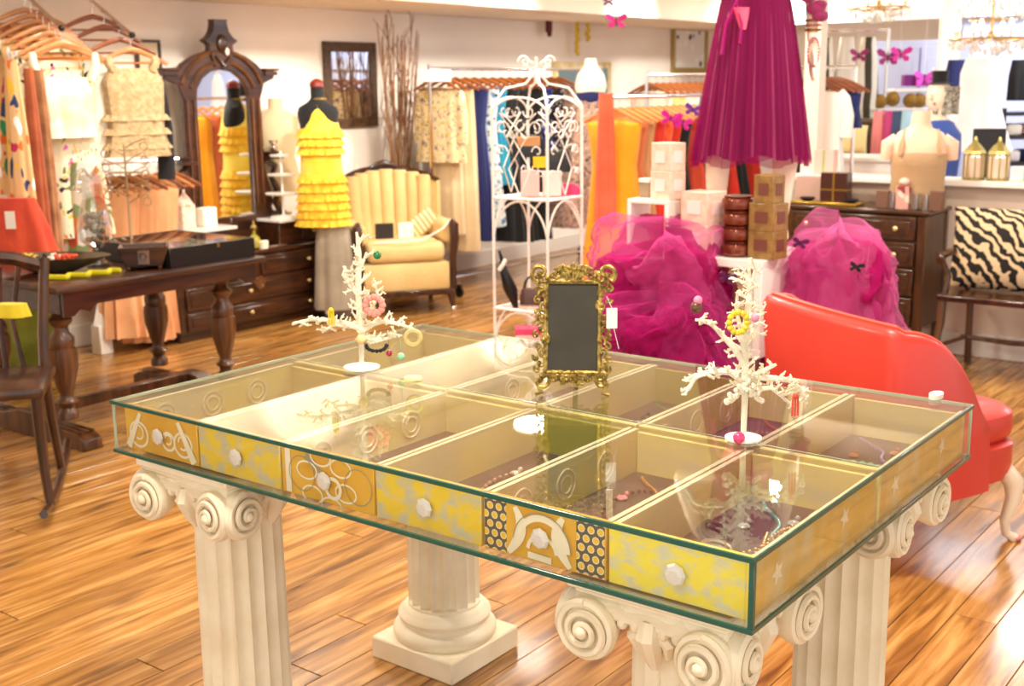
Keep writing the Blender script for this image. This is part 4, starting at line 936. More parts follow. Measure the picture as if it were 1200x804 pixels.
t=thing('beige_dress_form','beige linen dress form on the dresser end behind the yellow dress','mannequin',(5.84,6.53,0),CAMRZ)
obj('torso',MB().loft([[p+Vector((0,0,1.52)) for p in r] for r in [ring(a,c,z,32,p=2.1) for z,a,c in [(0,.05,.05),(-.07,.05,.05),(-.13,.16,.08),(-.27,.155,.12),(-.40,.12,.09),(-.54,.15,.11),(-.66,.165,.12)]]]),mat('linen_beige','d6c098',.85),t)
obj('pole',MB().tube([(0,0,.72),(0,0,.9)],.018,10),brass,t); obj('form_base',MB().lathe([(.08,.7095),(.08,.72),(.03,.73)],24),brass,t)
# ---------------- wall mirror, twigs
m0=at(378,45,y=6.68); m1=at(443,148,y=6.68)
picture('wall_mirror','dark wood framed mirror hanging on the white wall beside the twigs',m0.x,m1.x+.0,m1.z,m0.z-.02,mat('aged_dark_frame','3e2a18',.5,col2='5a4024',scale=30,bump=.4),mir,.075,cat='mirror')
tv=thing('twig_bundle','tall bundle of bare brown twigs rising from a vase behind the armchair','twigs',(7.02,6.45,0),0)
twm=mat('twig_bark','7e5238',.8,col2='a5805c',scale=20); rnd=random.Random(12)
obj('vase',MB().lathe([(.08,0),(.11,.05),(.12,.25),(.07,.42),(.08,.50)],20),mat('brown_vase','6a4428',.4),tv)
for k in range(16):
    a=rnd.uniform(0,6.28); r=rnd.uniform(.02,.30); hx=r*math.cos(a)+.02; hy=.16*math.sin(a)*r/.3-.02; top=rnd.uniform(1.9,2.14)
    pts=[(.015*math.cos(a),.015*math.sin(a),.3)]+[(hx*q+.02*math.sin(k+q*5),hy*q,.3+(top-.3)*q) for q in (.3,.5,.7,.85,1)]
    b=MB().tube(pts,[.009,.009,.008,.007,.005,.003],5)
    for j in range(3): q=rnd.uniform(.4,.9); p0=Vector((hx*q,hy*q,.3+(top-.3)*q)); b.tube([p0,p0+Vector((rnd.uniform(-.10,.10),0,.18)),p0+Vector((rnd.uniform(-.14,.14),0,.34))],[.004,.003,.0015],4)
    obj('twig',b,twm,tv)
# ---------------- cream armchair
rz=math.radians(-36); foot_=Vector((6.50,5.49,0)); R3=Matrix.Rotation(rz,3,'Z'); cc=foot_-R3@Vector((.33,-.30,0))
ac=thing('cream_armchair','cream channel backed armchair with dark carved wood frame and casters','armchair',(cc.x,cc.y,0),rz)
crm=cloth('cream_upholstery','e2c68a','d4b474',scale=3,rough=.7)
for k in range(7):
    a=(-.9+1.8*k/6); x=.335*math.sin(a)*1.02; y=.10+.22*math.cos(a)
    h=.985-.05*abs(a)**1.6
    obj('back_channel',MB().loft([ring(.052,.045,z,14,p=2,cx=x*s,cy=y+o_) for z,s,o_ in ((.44,.93,-.03),(.6,.97,.0),(.8,1,.03),(h-.02,1.0,.05),(h,.97,.055))]),crm,ac)
obj('back_shell',MB().loft([[Vector((r*math.sin(a)*1.0,.10+rr*math.cos(a)+o_,z)) for a in [-1.25+2.5*j/16 for j in range(17)]]+[Vector(((r+.03)*math.sin(a),.11+(rr+.03)*math.cos(a)+o_,z)) for a in [1.25-2.5*j/16 for j in range(17)]] for z,r,rr,o_ in ((.30,.36,.25,-.02),(.6,.37,.26,.01),(.90,.375,.27,.05))]),crm,ac)
obj('crest_rail',MB().tube([(.375*math.sin(a),.12+.30*math.cos(a)+.05,.995-.06*abs(a)**1.7) for a in [-1.3+2.6*k/20 for k in range(21)]],.020,8).tube([(-.10,.44,1.0),(-.05,.44,1.02),(0,.44,1.03),(.05,.44,1.02),(.10,.44,1.0)],[.012,.02,.024,.02,.012],8),darkz,ac)
obj('seat_cushion',MB().box((0,-.05,.445),(.56,.56,.14)),crm,ac,bevel=.05,seg=4)
obj('seat_rail',MB().box((0,-.03,.27),(.62,.58,.20)),crm,ac,bevel=.02,seg=2)
obj('wooden_rail',MB().box((0,-.03,.155),(.66,.62,.04)),darkz,ac,bevel=.006)
for sx in(-1,1):
    obj('arm',MB().box((sx*.33,-.02,.57),(.12,.52,.16)),crm,ac,bevel=.045,seg=3)
    obj('arm_front',MB().tube([(sx*.335,-.30,.17),(sx*.335,-.31,.40),(sx*.345,-.32,.54),(sx*.345,-.31,.63),(sx*.335,-.28,.655)],[.026,.024,.034,.036,.02],10),darkz,ac)
    obj('leg',MB().tube([(sx*.32,-.30,.15),(sx*.325,-.305,.09),(sx*.33,-.31,.045)],[.032,.024,.016],8),darkz,ac)
    obj('leg',MB().tube([(sx*.30,.24,.15),(sx*.30,.26,.09),(sx*.30,.29,.0)],[.028,.022,.018],8),darkz,ac)
    obj('caster',MB().sph((sx*.33,-.31,.022),.022,10,8),silver,ac)
def onchair(x,y,z): return Vector((cc.x,cc.y,0))+R3@Vector((x,y,z))
tag(obj('black_box',MB().box((0,0,.055),(.13,.04,.11)),mat('black_card','1a1412',.5),loc=onchair(-.10,-.02,.516),rot=(0,0,rz),bevel=.003),'small black box standing on the armchair seat','box')
tag(obj('white_box',MB().box((0,0,.055),(.11,.03,.11)),mat('white_card','f6e8e0',.5),loc=onchair(.05,-.05,.516),rot=(0,0,rz),bevel=.003),'small white box beside the black box on the armchair','box')
tag(obj('striped_pillow',MB().box((0,0,.0),(.26,.07,.14)),stripes('cream_stripe','f0e0b8','c8a468',9,'X'),loc=onchair(.19,.06,.60),rot=(0,-.6,rz),bevel=.03,seg=3),'small cream striped pillow leaning on the right arm of armchair','pillow')
b=MB().tube([(-.22,-.31,.52),(-.05,-.33,.522),(.12,-.32,.53),(.27,-.30,.60),(.33,-.29,.665)],.007,6); o=tag(obj('white_ribbon',b,white,loc=(cc.x,cc.y,.004),rot=(0,0,rz)),'white ribbon draped across the armchair seat to its arm','ribbon')
# ---------------- garment rack along the wall
def rack(name,label,x0,x1,y,z,caster=True,zb=.10):
    t=thing(name,label,'garment rack',(x0,y,0),0); L_=x1-x0
    obj('rail',MB().tube([(0,0,z),(L_,0,z)],.013,10),chrome,t)
    for x in (0,L_):
        obj('upright',MB().tube([(x,0,zb),(x,0,z+.03)],.014,8),chrome,t); obj('foot_bar',MB().tube([(x,-.25,zb),(x,.22,zb)],.016,8),chrome,t)
        if caster:
            for yy in(-.25,.22): obj('caster',MB().lathe([(.035,-.012),(.042,-.008),(.042,.008),(.035,.012)],14,M=Matrix.Translation((x,yy,.042))@Matrix.Rotation(PI/2,4,'Y')).box((x,yy,.085),(.03,.03,.03)),black,t)
    obj('lower_bar',MB().tube([(0,0,zb),(L_,0,zb)],.011,8),chrome,t); return t
RY,RZ=6.08,1.72
rack('chrome_garment_rack','long chrome garment rack on casters along the white back wall',6.98,9.35,RY,RZ)
fl1=prints('muted_floral','e2cda0',['7a6a7c','a58a5c','5c5470','d4b83c','e8d8b8'],26,.40); cr=cloth('cream_crepe','e6cfa6','d8bd90',scale=3)
navy=cloth('navy_cloth','16205c'); lblue=prints('pale_blue_print','cfdde0',['4a78a8','f0ead8','20304a'],18,.42); teal=cloth('teal_cloth','1f9cb0','117a9c',scale=4)
pat=prints('tapestry_floral','b89c8c',['5c3c40','d8c4b0','7a5a54','c08a80','382c30'],30,.45)
items=[(7.10,'cream and mauve floral tunic, first on the long wall rack','tunic',TOPP(.20,.64,.05),fl1,.30),
(7.17,'cream wide trousers behind the floral tunic','trousers',TROU(.19,1.20,.05),cr,0),
(7.33,'long cream crepe trousers, third on the long wall rack','trousers',TROU(.21,1.35,.06),cr,0),
(7.45,'navy blue long dress after the cream trousers','dress',DRESS(.18,1.28,.05),navy,0),
(7.58,'pale blue printed dress seen through the wire tower','dress',DRESS(.18,1.18,.05),lblue,0),
(7.70,'teal blue dress seen through the wire tower','dress',DRESS(.17,.85,.05),teal,0),
(7.82,'black long gown on the left of the wire tower middle','dress',DRESS(.2,1.32,.07),blackf,0),
(7.97,'black evening gown behind the wire tower middle','dress',DRESS(.2,1.34,.08),blackf,0),
(8.15,'black wide skirt dress near the right side of wire tower','dress',DRESS(.21,1.34,.08),blackf,0),
(8.30,'cobalt blue printed short dress behind the wire tower','dress',DRESS(.18,.8,.05),prints('cobalt_print','203a9c',['e8e4dc','101c50','3c64c8'],16,.4),0),
(8.45,'black and white lace blouse behind the wire tower','blouse',TOPP(.2,.6,.04),prints('lace_bw','1c1a1e',['e8e4e0','504c50'],24,.35),0),
(8.70,'brown tapestry print long dress right of the wire tower','dress',DRESS(.19,1.3,.06),pat,0)]
for k,(x,l,c,pf,m,sl) in enumerate(items):
    p=Vector((x,RY,RZ-.062)); garment(c if c!='trousers' else 'cream_trousers',l,c,p,PI/2+.12,pf,m,ph=k,sleeves=(.42,.05,None) if sl else None,waves=9)
for k in range(15): hanger('brown wooden hanger in the close row on the long wall rack',Vector((7.06+.115*k,RY,RZ-.062)),PI/2+.12,.21,hangd,'brown hangers on the long wall rack')
tag(obj('white_flat_box',MB().box((0,0,0),(.23,.13,.09)),white,loc=Vector((7.03,RY-.02,1.665-.0)),rot=(0,0,CAMRZ),bevel=.006),'white size marker box at the left end of the long rack','box')
# second dress form with cream top, navy belt and print skirt
p=at(692,118,9.2)
t=thing('cream_top_form','dress form in cream top and navy belt beside the coral garment','mannequin',(p.x,p.y,0),CAMRZ)
obj('torso',MB().loft([[q+Vector((0,0,1.78)) for q in r] for r in [ring(a,c,z,28,p=2.1) for z,a,c in [(0,.04,.04),(-.05,.05,.05),(-.12,.10,.08),(-.20,.12,.10),(-.28,.10,.08)]]]),ivory,t)
obj('belt',MB().lathe([(.105,1.46),(.112,1.48),(.112,1.52),(.105,1.54)],24,sq=(1,.85)),navy,t)
obj('print_skirt',MB().loft([[q+Vector((0,0,1.50)) for q in r] for r in [ring(a,c,z,40,9,am,0) for z,a,c,am in [(0,.10,.085,.0),(-.3,.14,.11,.05),(-.95,.17,.14,.1)]]]),pat,t)
obj('pole',MB().tube([(0,0,.02),(0,0,.6)],.015,8).lathe([(.14,0),(.14,.02),(.02,.03)],20),brass,t)
# gold framed mirror leaning high on the wall, picture further right, gold garlands
q0=at(650,72,y=6.67);q1=at(716,150,y=6.67)
picture('gold_framed_mirror','large cream and gold framed mirror on the back wall above the racks',q0.x,q1.x,q1.z,q0.z,mat('cream_gold_frame','d8c07c',.4,.3,col2='efe2c0',scale=10),mat('mirror_blue_view','9cc4dc',.12,.9),.06,cat='mirror')
q0=at(789,28,y=6.67);q1=at(829,86,y=6.67)
picture('silver_gold_picture','gilt framed picture of blue figure high on the far back wall',q0.x,q1.x,q1.z,q0.z,mat('gilt_frame','b09a5c',.4,.6),prints('blue_grey_print','f2f2f0',['7c98b4','2c3448','ffffff'],5,.3),.06)
gg=mat('yellow_gold_garland','dcc038',.4,.3)
for k,(px,y0,y1) in enumerate(((676,18,68),(689,16,50))):
    a=at(px,y0,y=6.6); c=at(px,y1,y=6.6); n=int((a.z-c.z)/.022); b=MB(); rnd=random.Random(k)
    for q in range(n): b.sph(a+Vector((rnd.uniform(-.02,.02),0,-.022*q)),.022,6,4)
    tag(obj('gold_garland',b,gg),['yellow gold garland hanging above the gold framed mirror, left one','shorter yellow gold garland, right one of the pair'][k],'garland')
tag(obj('hanging_burgundy_ribbon',MB().box((0,0,-.07),(.09,.03,.14)).box((.01,0,-.15),(.05,.03,.05)),cloth('burgundy','5a1420'),loc=at(643,20,y=6.6),bevel=.01),'small dark burgundy ornament hanging under the soffit','ornament')
def butterfly(label,loc,s,m,rz=CAMRZ,tilt=.3,name='butterfly',thread=0):
    t=thing(name,label,'butterfly',loc,rz); t.rotation_euler=(tilt,.2,rz)
    for sx in(-1,1):
        up=[(0,.0),(.3,.45),(.8,.7),(1.1,.5),(.9,.15),(.4,-.02)]; lo=[(0,0),(.45,-.05),(.8,-.2),(.75,-.55),(.4,-.6),(.1,-.2)]
        for w_ in (up,lo): obj('wing',MB().prism([(sx*a*s,c*s) for a,c in w_],.004,M=Matrix.Rotation(sx*-.35,4,'Z')@Matrix.Rotation(PI/2,4,'X')),m,t)
    obj('butterfly_body',MB().tube([(0,-.006,-.4*s),(0,-.006,.35*s)],[.06*s,.05*s],6),blackf,t)
    if thread:
        t.rotation_euler=(0,0,rz); obj('hanging_thread',MB().tube([(0,0,.2*s),(0,0,thread-loc[2])],.0012,4),white,t)
    return t
mg=mat('magenta_feather','c4188c',.6); dpm=mat('deep_purple_feather','5c0c54',.6)
butterfly('hot pink butterfly hanging under the soffit near the back wall',at(722,25,9.5),.085,mat('hot_pink_feather','d8288c',.6),thread=2.16)
butterfly('purple butterfly hanging at the very top near the soffit',at(713,2,9.2),.05,dpm,thread=2.6)
# ---------------- orange rack
OY=4.32;OZ=1.505
rack('short_garment_rack','short chrome rack full of orange, red and yellow garments',6.72,8.75,OY,OZ)
cor=cloth('coral_chiffon','ee6a4a','e05a3a',scale=4); sun=cloth('sunflower_yellow','f2a80c','e8960a',scale=4); rst=cloth('rust_silk','b8582a','c87040',scale=4); red=cloth('tomato_red','e2381c','c42c18',scale=4); red2=cloth('orange_red_lace','d8401c','ec6a3c',scale=20)
orr=[(6.70,'coral chiffon scarf over the left end of the short rack','scarf',[(.09,.05,.02,.2),(-.2,.06,.03,.6),(-.75,.075,.04,1)],cor),(6.80,'sunflower yellow long dress on the short rack','dress',DRESS(.20,1.36,.08),sun),(6.94,'rust brown silk dress beside the yellow one','dress',DRESS(.17,1.05,.05),rst),(7.03,'tan silk dress beside the rust one','dress',DRESS(.17,1.05,.05),cloth('tan_silk','c08a58')),(7.13,'tomato red dress in the middle of the short rack','dress',DRESS(.19,1.1,.05),red),(7.24,'orange red lace dress beside the tomato red one','dress',DRESS(.19,1.1,.05),red2),(7.36,'second tomato red dress, right of the lace one','dress',DRESS(.19,1.05,.05),red),(7.50,'black dress with red trim near the right end of short rack','dress',DRESS(.19,1.0,.05),blackf),(7.72,'brick red dress seen left of the mannequin legs','dress',DRESS(.2,1.05,.05),redc),(7.98,'black jacket seen just left of the mannequin legs','jacket',DRESS(.2,.9,.05),blackf),(8.2,'scarlet red dress between the mannequin legs','dress',DRESS(.2,1.0,.05),red),(8.38,'black gown between the mannequin legs','dress',DRESS(.2,1.0,.06),blackf),(8.62,'red dress at the right end of the short rack','dress',DRESS(.2,1.0,.05),red)]
for k,(x,l,c,pf,m) in enumerate(orr): garment(c,l,c,Vector((x,OY,OZ-.062)),PI/2+.12,pf,m,ph=k,waves=9)
for k in range(12): hanger('honey wooden hanger in the row on the short rack',Vector((6.78+.1*k,OY,OZ-.062)),PI/2+.12,.21,hangw,'hangers on the short rack')
butterfly('magenta butterfly among the hangers of the short rack',at(786,138,7.6),.07,mg); butterfly('second magenta butterfly right of the first on the short rack',at(800,144,7.6),.06,mg); butterfly('violet butterfly beside the left edge of magenta skirt',at(812,128,7.3),.055,mat('violet_feather','6c2c9c',.6))
# rack further back
q=at(758,88,10); rack('far_garment_rack','far chrome rack with orange hangers behind the short rack',q.x,q.x+1.5,q.y,1.66)
for k in range(12): hanger('orange brown hanger on the far rack',Vector((q.x+.05+.11*k,q.y,1.60)),PI/2+.1,.20,hangd,'hangers on the far rack')
for k,(m,l) in enumerate(((ivory,'ivory blouse first on the far rack'),(cloth('pale_yellow_cloth','f2dc8c'),'pale yellow blouse on the far rack'),(ivory,'ivory blouse third on the far rack'),(cloth('slate_cloth','7c8488'),'slate grey blouse on the far rack'),(navy,'navy blouse on the far rack'))):
    garment('blouse',l,'blouse',Vector((q.x+.08+.22*k,q.y,1.60)),PI/2+.1,TOPP(.2,.6,.05),m)
# ---------------- white wire tower
ex,ey,es,es2=4.39,3.14,.31,.275
et=thing('wire_shelf_tower','white wrought iron shelf tower with arches and a scrolled top','shelf',(ex,ey,0),0)
cs=[(0,0),(es2,0),(es2,es),(0,es)]
for c in cs: obj('post',MB().tube([(c[0],c[1],0),(c[0],c[1],1.50)],.007,8),wirew,et)
for z in (1.085,.565,.315):
    b=MB()
    for i in range(4): a,c=cs[i],cs[(i+1)%4]; b.tube([(a[0],a[1],z),(c[0],c[1],z)],.007,6)
    for k in range(1,9): b.tube([(es2*k/9,0,z),(es2*k/9,es,z)],.003,5)
    obj('shelf_rack',b,wirew,et)
for z,hh in ((1.075,.20),(.555,.17)):
    for i in range(4):
        a,c=Vector((*cs[i],0)),Vector((*cs[(i+1)%4],0))
        obj('arch',MB().tube([a.lerp(c,.5-.5*math.cos(q))+Vector((0,0,z-hh+hh*math.sin(q))) for q in [PI*k/16 for k in range(17)]],.005,6),wirew,et)
for i in range(4):
    a,c=Vector((*cs[i],0)),Vector((*cs[(i+1)%4],0)); b=MB()
    b.tube([a.lerp(c,.5-.5*math.cos(q))+Vector((0,0,1.46+.08*math.sin(q))) for q in [PI*k/16 for k in range(17)]],.005,6)
    d=(c-a)
    for s in (0,1):
        o_=a if s==0 else c; dd=d*(1 if s==0 else -1)
        for (f,z,r,tn) in ((.2,1.40,.04,5.5),(.32,1.48,.035,-5),(.18,1.30,.03,5),(.38,1.38,.028,-5),(.12,1.2,.022,5)):
            ctr=o_+dd*f+Vector((0,0,z)); u_=dd.normalized()
            b.tube([ctr+u_*(r*(1-.75*k/15)*math.cos(tn*k/15))+Vector((0,0,r*(1-.75*k/15)*math.sin(tn*k/15))) for k in range(16)],.0030,5)
    for s in(-1,1): b.tube([a.lerp(c,.5)+Vector((0,0,1.10)),a.lerp(c,.5+s*.2)+Vector((0,0,1.22)),a.lerp(c,.5-s*.12)+Vector((0,0,1.36)),a.lerp(c,.5+s*.3)+Vector((0,0,1.47))],.0032,5)
    obj('filigree',b,wirew,et)
ctr=Vector((es2/2,es/2,0)); b=MB()
for c in cs: b.tube([Vector((*c,1.50)),Vector((*c,0)).lerp(ctr,.3)+Vector((0,0,1.58)),Vector((*c,0)).lerp(ctr,.75)+Vector((0,0,1.60)),ctr+Vector((0,0,1.66))],.006,6)
b.tube([ctr+Vector((0,0,1.6)),ctr+Vector((0,0,1.72))],.008,6)
for a in (CAMRZ,CAMRZ+PI):
    u_=Vector((math.cos(a),math.sin(a),0)); b.tube([ctr+u_*(.01+.055*math.sin(q*.62))+Vector((0,0,1.64+.04*q-.006*q*q)) for q in [k*.45 for k in range(12)]],.005,5)
    b.tube([ctr+u_*(.06+.022*math.cos(q))+Vector((0,0,1.70+.022*math.sin(q))) for q in [k*.45 for k in range(12)]],.005,5)
obj('crown_scrolls',b,wirew,et)
# on the tower
def boxthing(name,label,loc,d,m,rz=CAMRZ,lid=None,rib=None,group=None,plate=None,cat='box'):
    t=thing(name,label,cat,loc,rz,group)
    hb=d[2]*(.8 if lid else 1)
    obj('box_body',MB().box((0,0,hb/2),(d[0],d[1],hb-.0005)),m,t,bevel=.002)
    if lid: obj('lid',MB().box((0,0,hb+(d[2]-hb)/2),(d[0]+.006,d[1]+.006,d[2]-hb)),lid,t,bevel=.002)
    if rib:
        obj('ribbon',MB().box((0,0,d[2]/2),(d[0]*.12,d[1]+.008,d[2]+.006)),rib,t)
    if plate:
        for sx,(w_,xx,yy,rr) in enumerate(((d[0]*.5,0,-d[1]/2-.001,0),)): obj('label_plate',MB().box((xx,yy,d[2]*.5),(w_,.003,d[2]*.42)),plate,t)
        obj('label_plate',MB().box((d[0]/2+.001,0,d[2]*.5),(.003,d[1]*.5,d[2]*.42)),plate,t)
    return t
bp_=mat('blush_pink_card','f6c4be',.5); bp2=mat('blush_pink_light','fadad4',.5); bp3=mat('rose_pink_card','e88a92',.5)
boxthing('pink_box','blush pink box, left of the pair on the wire tower',(ex+.10,ey+.17,1.093),(.085,.07,.115),bp_)
boxthing('pink_box','paler pink box, right of the pair on the wire tower',(ex+.155,ey+.085,1.093),(.085,.07,.115),bp2)
tag(obj('pink_cloth',drape([(.05,.03,.02,.5),(.03,.05,.03,.8),(0,.06,.04,1)],waves=5,amp=.2),mat('raspberry_cloth','d8386c',.7),loc=(ex+.235,ey+.05,1.093),rot=(0,0,CAMRZ)),'crumpled raspberry pink cloth beside the boxes on the tower','cloth')
boxthing('pink_ribbon_box','blush box with hot pink lid on the lowest tower shelf',(ex+.10,ey+.19,.323),(.115,.09,.145),bp2,lid=mat('hot_pink_lid','ec4a7c',.5))
def bag(name,label,loc,w,d,hh,m,rz=CAMRZ,hm=None,flap=None):
    t=thing(name,label,'handbag',loc,rz)
    obj('bag_body',MB().loft([ring(w*.5,d*.5,0,24,p=4),ring(w*.5,d*.5,hh*.5,24,p=3.5),ring(w*.40,d*.3,hh,24,p=3)]),m,t)
    obj('handle',MB().tube([(w*.3*math.cos(a),0,hh+.0+hh*.75*math.sin(a)) for a in [PI*k/14 for k in range(15)]],.006,6),hm or m,t)
    if flap: obj('flap',MB().box((0,-d*.42,hh*.72),(w*.7,.01,hh*.45)),flap,t,bevel=.003)
    return t
bag('brown_handbag','dark brown handbag on the low tower shelf',(ex+.15,ey+.20,.573),.12,.07,.075,mat('brown_leather','5c3a34',.4),hm=black)
bag('plum_handbag','reddish plum handbag at the right of the low tower shelf',(ex+.20,ey+.075,.573),.11,.06,.08,mat('plum_leather','6a3038',.4),hm=silver)
t=thing('black_pump','black high heeled shoe with white lining hanging on the left tower post','shoe',(ex+.0,ey+es-.03,.62),CAMRZ)
obj('upper',MB().loft([ring(.012,.02,.17,12,cx=.015),ring(.022,.03,.12,12,cx=.025),ring(.035,.035,.04,12,cx=.05),ring(.012,.02,-.05,12,cx=.075)]),black,t); obj('lining',MB().tube([(-.0,-.02,.13),(.02,-.03,.16),(.03,-.02,.18)],.010,6),white,t); obj('heel',MB().tube([(.015,0,.17),(.0,0,.22)],[.010,.006],6),black,t)
t=bag('tan_black_handbag','black and tan handbag hanging inside the top of wire tower',(ex+.09,ey+.17,1.27),.15,.06,.10,black,hm=black,flap=mat('tan_leather','c8925c',.4))
obj('yellow_tag',MB().box((.05,-.05,-.02),(.06,.003,.05)),mat('yellow_tag','f0c80c',.5),t)
bag('black_tote','black leather tote with long straps on the right of tower top',(ex+.19,ey+.08,1.20),.13,.06,.10,mat('black_leather','141010',.3))
# ---------------- white cube shelves with tulle, mannequin and boxes
lac=mat('white_cube_paint','f6eee4',.3,coat=.3)
def cube_shelf(name,label,x0,y0,z0,dx,dy,dz,th=.02):
    t=thing(name,label,'shelf',(x0,y0,z0),0)
    for nm,c,d in (('top_board',(dx/2,dy/2,dz-th/2),(dx,dy,th)),('bottom_board',(dx/2,dy/2,th/2),(dx,dy,th)),('side_board',(dx/2,th/2,dz/2),(dx,th,dz-2*th)),('side_board',(dx/2,dy-th/2,dz/2),(dx,th,dz-2*th))): obj(nm,MB().box(c,d),lac,t,bevel=.002)
    return t
cube_shelf('white_cube_shelf','large white open cube shelf half buried in magenta tulle',4.60,2.185,.44,.52,.74,.42,.036)
cube_shelf('white_cube_shelf','smaller white cube under the display, hidden in the tulle',4.62,2.25,.0,.48,.62,.44,.028)
cube_shelf('small_white_cube','small white open cube holding pink boxes on the display',4.605,2.645,.861,.18,.21,.23,.018)
bx_p=mat('pink_patterned_card','e2b8a0',.6,col2='edcbb8',scale=30); pl_p=mat('pink_label','f6d6d0',.5); bx_b=mat('bronze_patterned_card','7a5a2c',.45,col2='94703c',scale=30); pl_b=mat('plum_label','6a3a2c',.5)
def at_box(px,py,x): return at(px,py,x=x)
boxthing('pink_gift_box','patterned pink box, upper of two on the small white cube',(4.69,2.695,1.2165),(.115,.10,.123),bx_p,-PI/2-.25,plate=pl_p)
boxthing('pink_gift_box','patterned pink box resting directly on the small white cube',(4.69,2.695,1.0915),(.115,.105,.125),bx_p,-PI/2-.22,plate=pl_p)
boxthing('small_grey_box','small grey gift box beside the pink boxes on white cube',(4.71,2.815,1.0915),(.05,.05,.085),mat('grey_taupe_card','9a8468',.6),-PI/2,lid=white)
boxthing('pink_gift_box','patterned pink box, lower of the taller pair right of cube',(4.70,2.52,.861),(.15,.13,.136),bx_p,-PI/2-.2,plate=pl_p)
boxthing('pink_gift_box','patterned pink box, upper of the taller pair right of cube',(4.70,2.52,.997),(.15,.13,.136),bx_p,-PI/2-.2,plate=pl_p)
cop=mat('copper_brown_tin','7a3620',.25,.6,coat=.5)
for k in range(4):
    t=thing('round_tin',['round copper brown tin at the bottom of the stack of four','round copper brown tin second from the bottom of four','round copper brown tin third from the bottom of four','round copper brown tin topmost in the stack of four'][k],'tin',(4.70,2.355,.861+.0655*k),0)
    obj('tin_body',MB().lathe([(.055,0),(.068,.010),(.070,.022),(.070,.040),(.066,.052),(.056,.058)],28),cop,t); obj('tin_lid',MB().lathe([(.056,.058),(.060,.060),(.060,.064),(.03,.065)],28),cop,t)
for k in range(3):
    boxthing('bronze_gift_box',['bronze patterned box at the bottom of the stack of three','bronze patterned box in the middle of the stack of three','smaller bronze patterned box on top of the stack of three'][k],(4.71,2.215,.861+.118*k),(.125 if k<2 else .095,.11 if k<2 else .09,.118),bx_b,-PI/2-.15,plate=pl_b)
# mannequin (continuous body)
def skin_figure(name,parent,verts,edges,radii,m,sub=2,root=0):
    me=bpy.data.meshes.new(name); me.from_pydata(verts,edges,[]); o=bpy.data.objects.new(name,me); C.objects.link(o)
    md=o.modifiers.new('Skin','SKIN'); md.use_smooth_shade=True
    sv=me.skin_vertices[0].data
    for i,r in enumerate(radii): sv[i].radius=(r,r) if not isinstance(r,tuple) else r; sv[i].use_root=(i==root)
    s=o.modifiers.new('Sub','SUBSURF'); s.levels=sub; s.render_levels=sub
    me.materials.append(m); o.parent=parent; return o
mq=mat('mannequin_cream','f3dcc4',.35,coat=.3)
MP=at(880,190,5.56); MP.z=.862
mt=thing('shop_mannequin','cream shop mannequin wearing the magenta tulle dress, hand on hip','mannequin',MP,CAMRZ); mt.scale=(1.06,)*3
# local: +x picture right, -y to the camera; feet at z 0
V=[(0,0,.98),(0,0,1.10),(0,0,1.28),(0,-.01,1.42),(0,0,1.50),(0,-.01,1.58),
   (.085,0,.90),(.150,-.01,.46),(.135,.03,.09),(.135,-.07,.03),
   (-.085,0,.90),(-.140,0,.46),(-.14,.03,.09),(-.14,-.07,.03),
   (.165,0,1.41),(.225,.0,1.15),(.232,-.02,.92),(.235,-.03,.84),
   (-.17,0,1.41),(-.26,.03,1.18),(-.285,.02,1.12),(-.15,-.03,1.115),(-.115,-.05,1.10)]
E_=[(0,1),(1,2),(2,3),(3,4),(4,5),(0,6),(6,7),(7,8),(8,9),(0,10),(10,11),(11,12),(12,13),(3,14),(14,15),(15,16),(16,17),(3,18),(18,19),(19,20),(20,21),(21,22)]
Rr=[.13,.10,.12,.11,.05,.045,.09,.066,.036,.028,.09,.066,.036,.028,.045,.036,.026,.022,.045,.036,.035,.026,.022]
body=skin_figure('mannequin_body',mt,V,E_,Rr,mq)
def hand(parent,base,dir_,side,m,spread=Vector((0,1,0)),scale=1):
    d=Vector(dir_).normalized(); s=Vector(spread).normalized(); b=MB()
    base=Vector(base)
    b.tube([base,base+d*.04,base+d*.085],[.018,.026,.024],8,flat=.6)
    for k,(L_,o_) in enumerate(((.065,-.024),(.075,-.008),(.072,.008),(.058,.023))):
        p=base+d*.08+s*o_; q=Vector((0,-.012,0))
        b.tube([p,p+d*L_*.5+s*o_*.2,p+d*L_+s*o_*.2+q],[.009,.008,.006],6)
    p=base+d*.03-s*.022; b.tube([p,p+d*.03-s*.02,p+d*.06-s*.026],[.010,.009,.007],6)
    return obj('hand',b,m,parent)
hand(mt,(.235,-.03,.85),(.02,-.02,-1),1,mq,(0,1,.05)); hand(mt,(-.15,-.03,1.115),(1,-.15,-.25),-1,mq,(0,.3,1))
hd=MB().loft([ring(a,c,z,24,p=2,cy=cy) for z,a,c,cy in [(1.56,.03,.03,-.01),(1.60,.055,.07,-.02),(1.66,.07,.085,-.02),(1.72,.075,.095,-.01),(1.77,.065,.08,0),(1.80,.03,.04,0)]]); hd.tube([(0,-.10,1.70),(0,-.122,1.66),(0,-.105,1.65)],[.006,.012,.008],6)
obj('head',hd,mq,mt)
for k in range(3):
    tag(obj('bracelet',MB().torus((0,0,0),.032,.006,18,6),[brass,mat('rose_gold','c88a78',.3,.7),brass][k],loc=mt.location+Matrix.Rotation(CAMRZ,3,'Z')@Vector((.248,-.028,.955+.02*k))),['lowest','middle','topmost'][k]+' bracelet on the hanging wrist of the mannequin','bracelet')
b=MB()
for k in range(26): a=k/26*2*PI; b.sph((.024*math.cos(a),-.04,.06*math.sin(a)),.006,6,4)
tag(obj('rose_bead_strand',b,mat('dusty_rose_beads','a8606c',.4),loc=mt.location+Matrix.Rotation(CAMRZ,3,'Z')@Vector((.245,-.03,.86)),rot=(0,0,CAMRZ)),'dusty rose bead strand dangling from the mannequin hand','necklace')
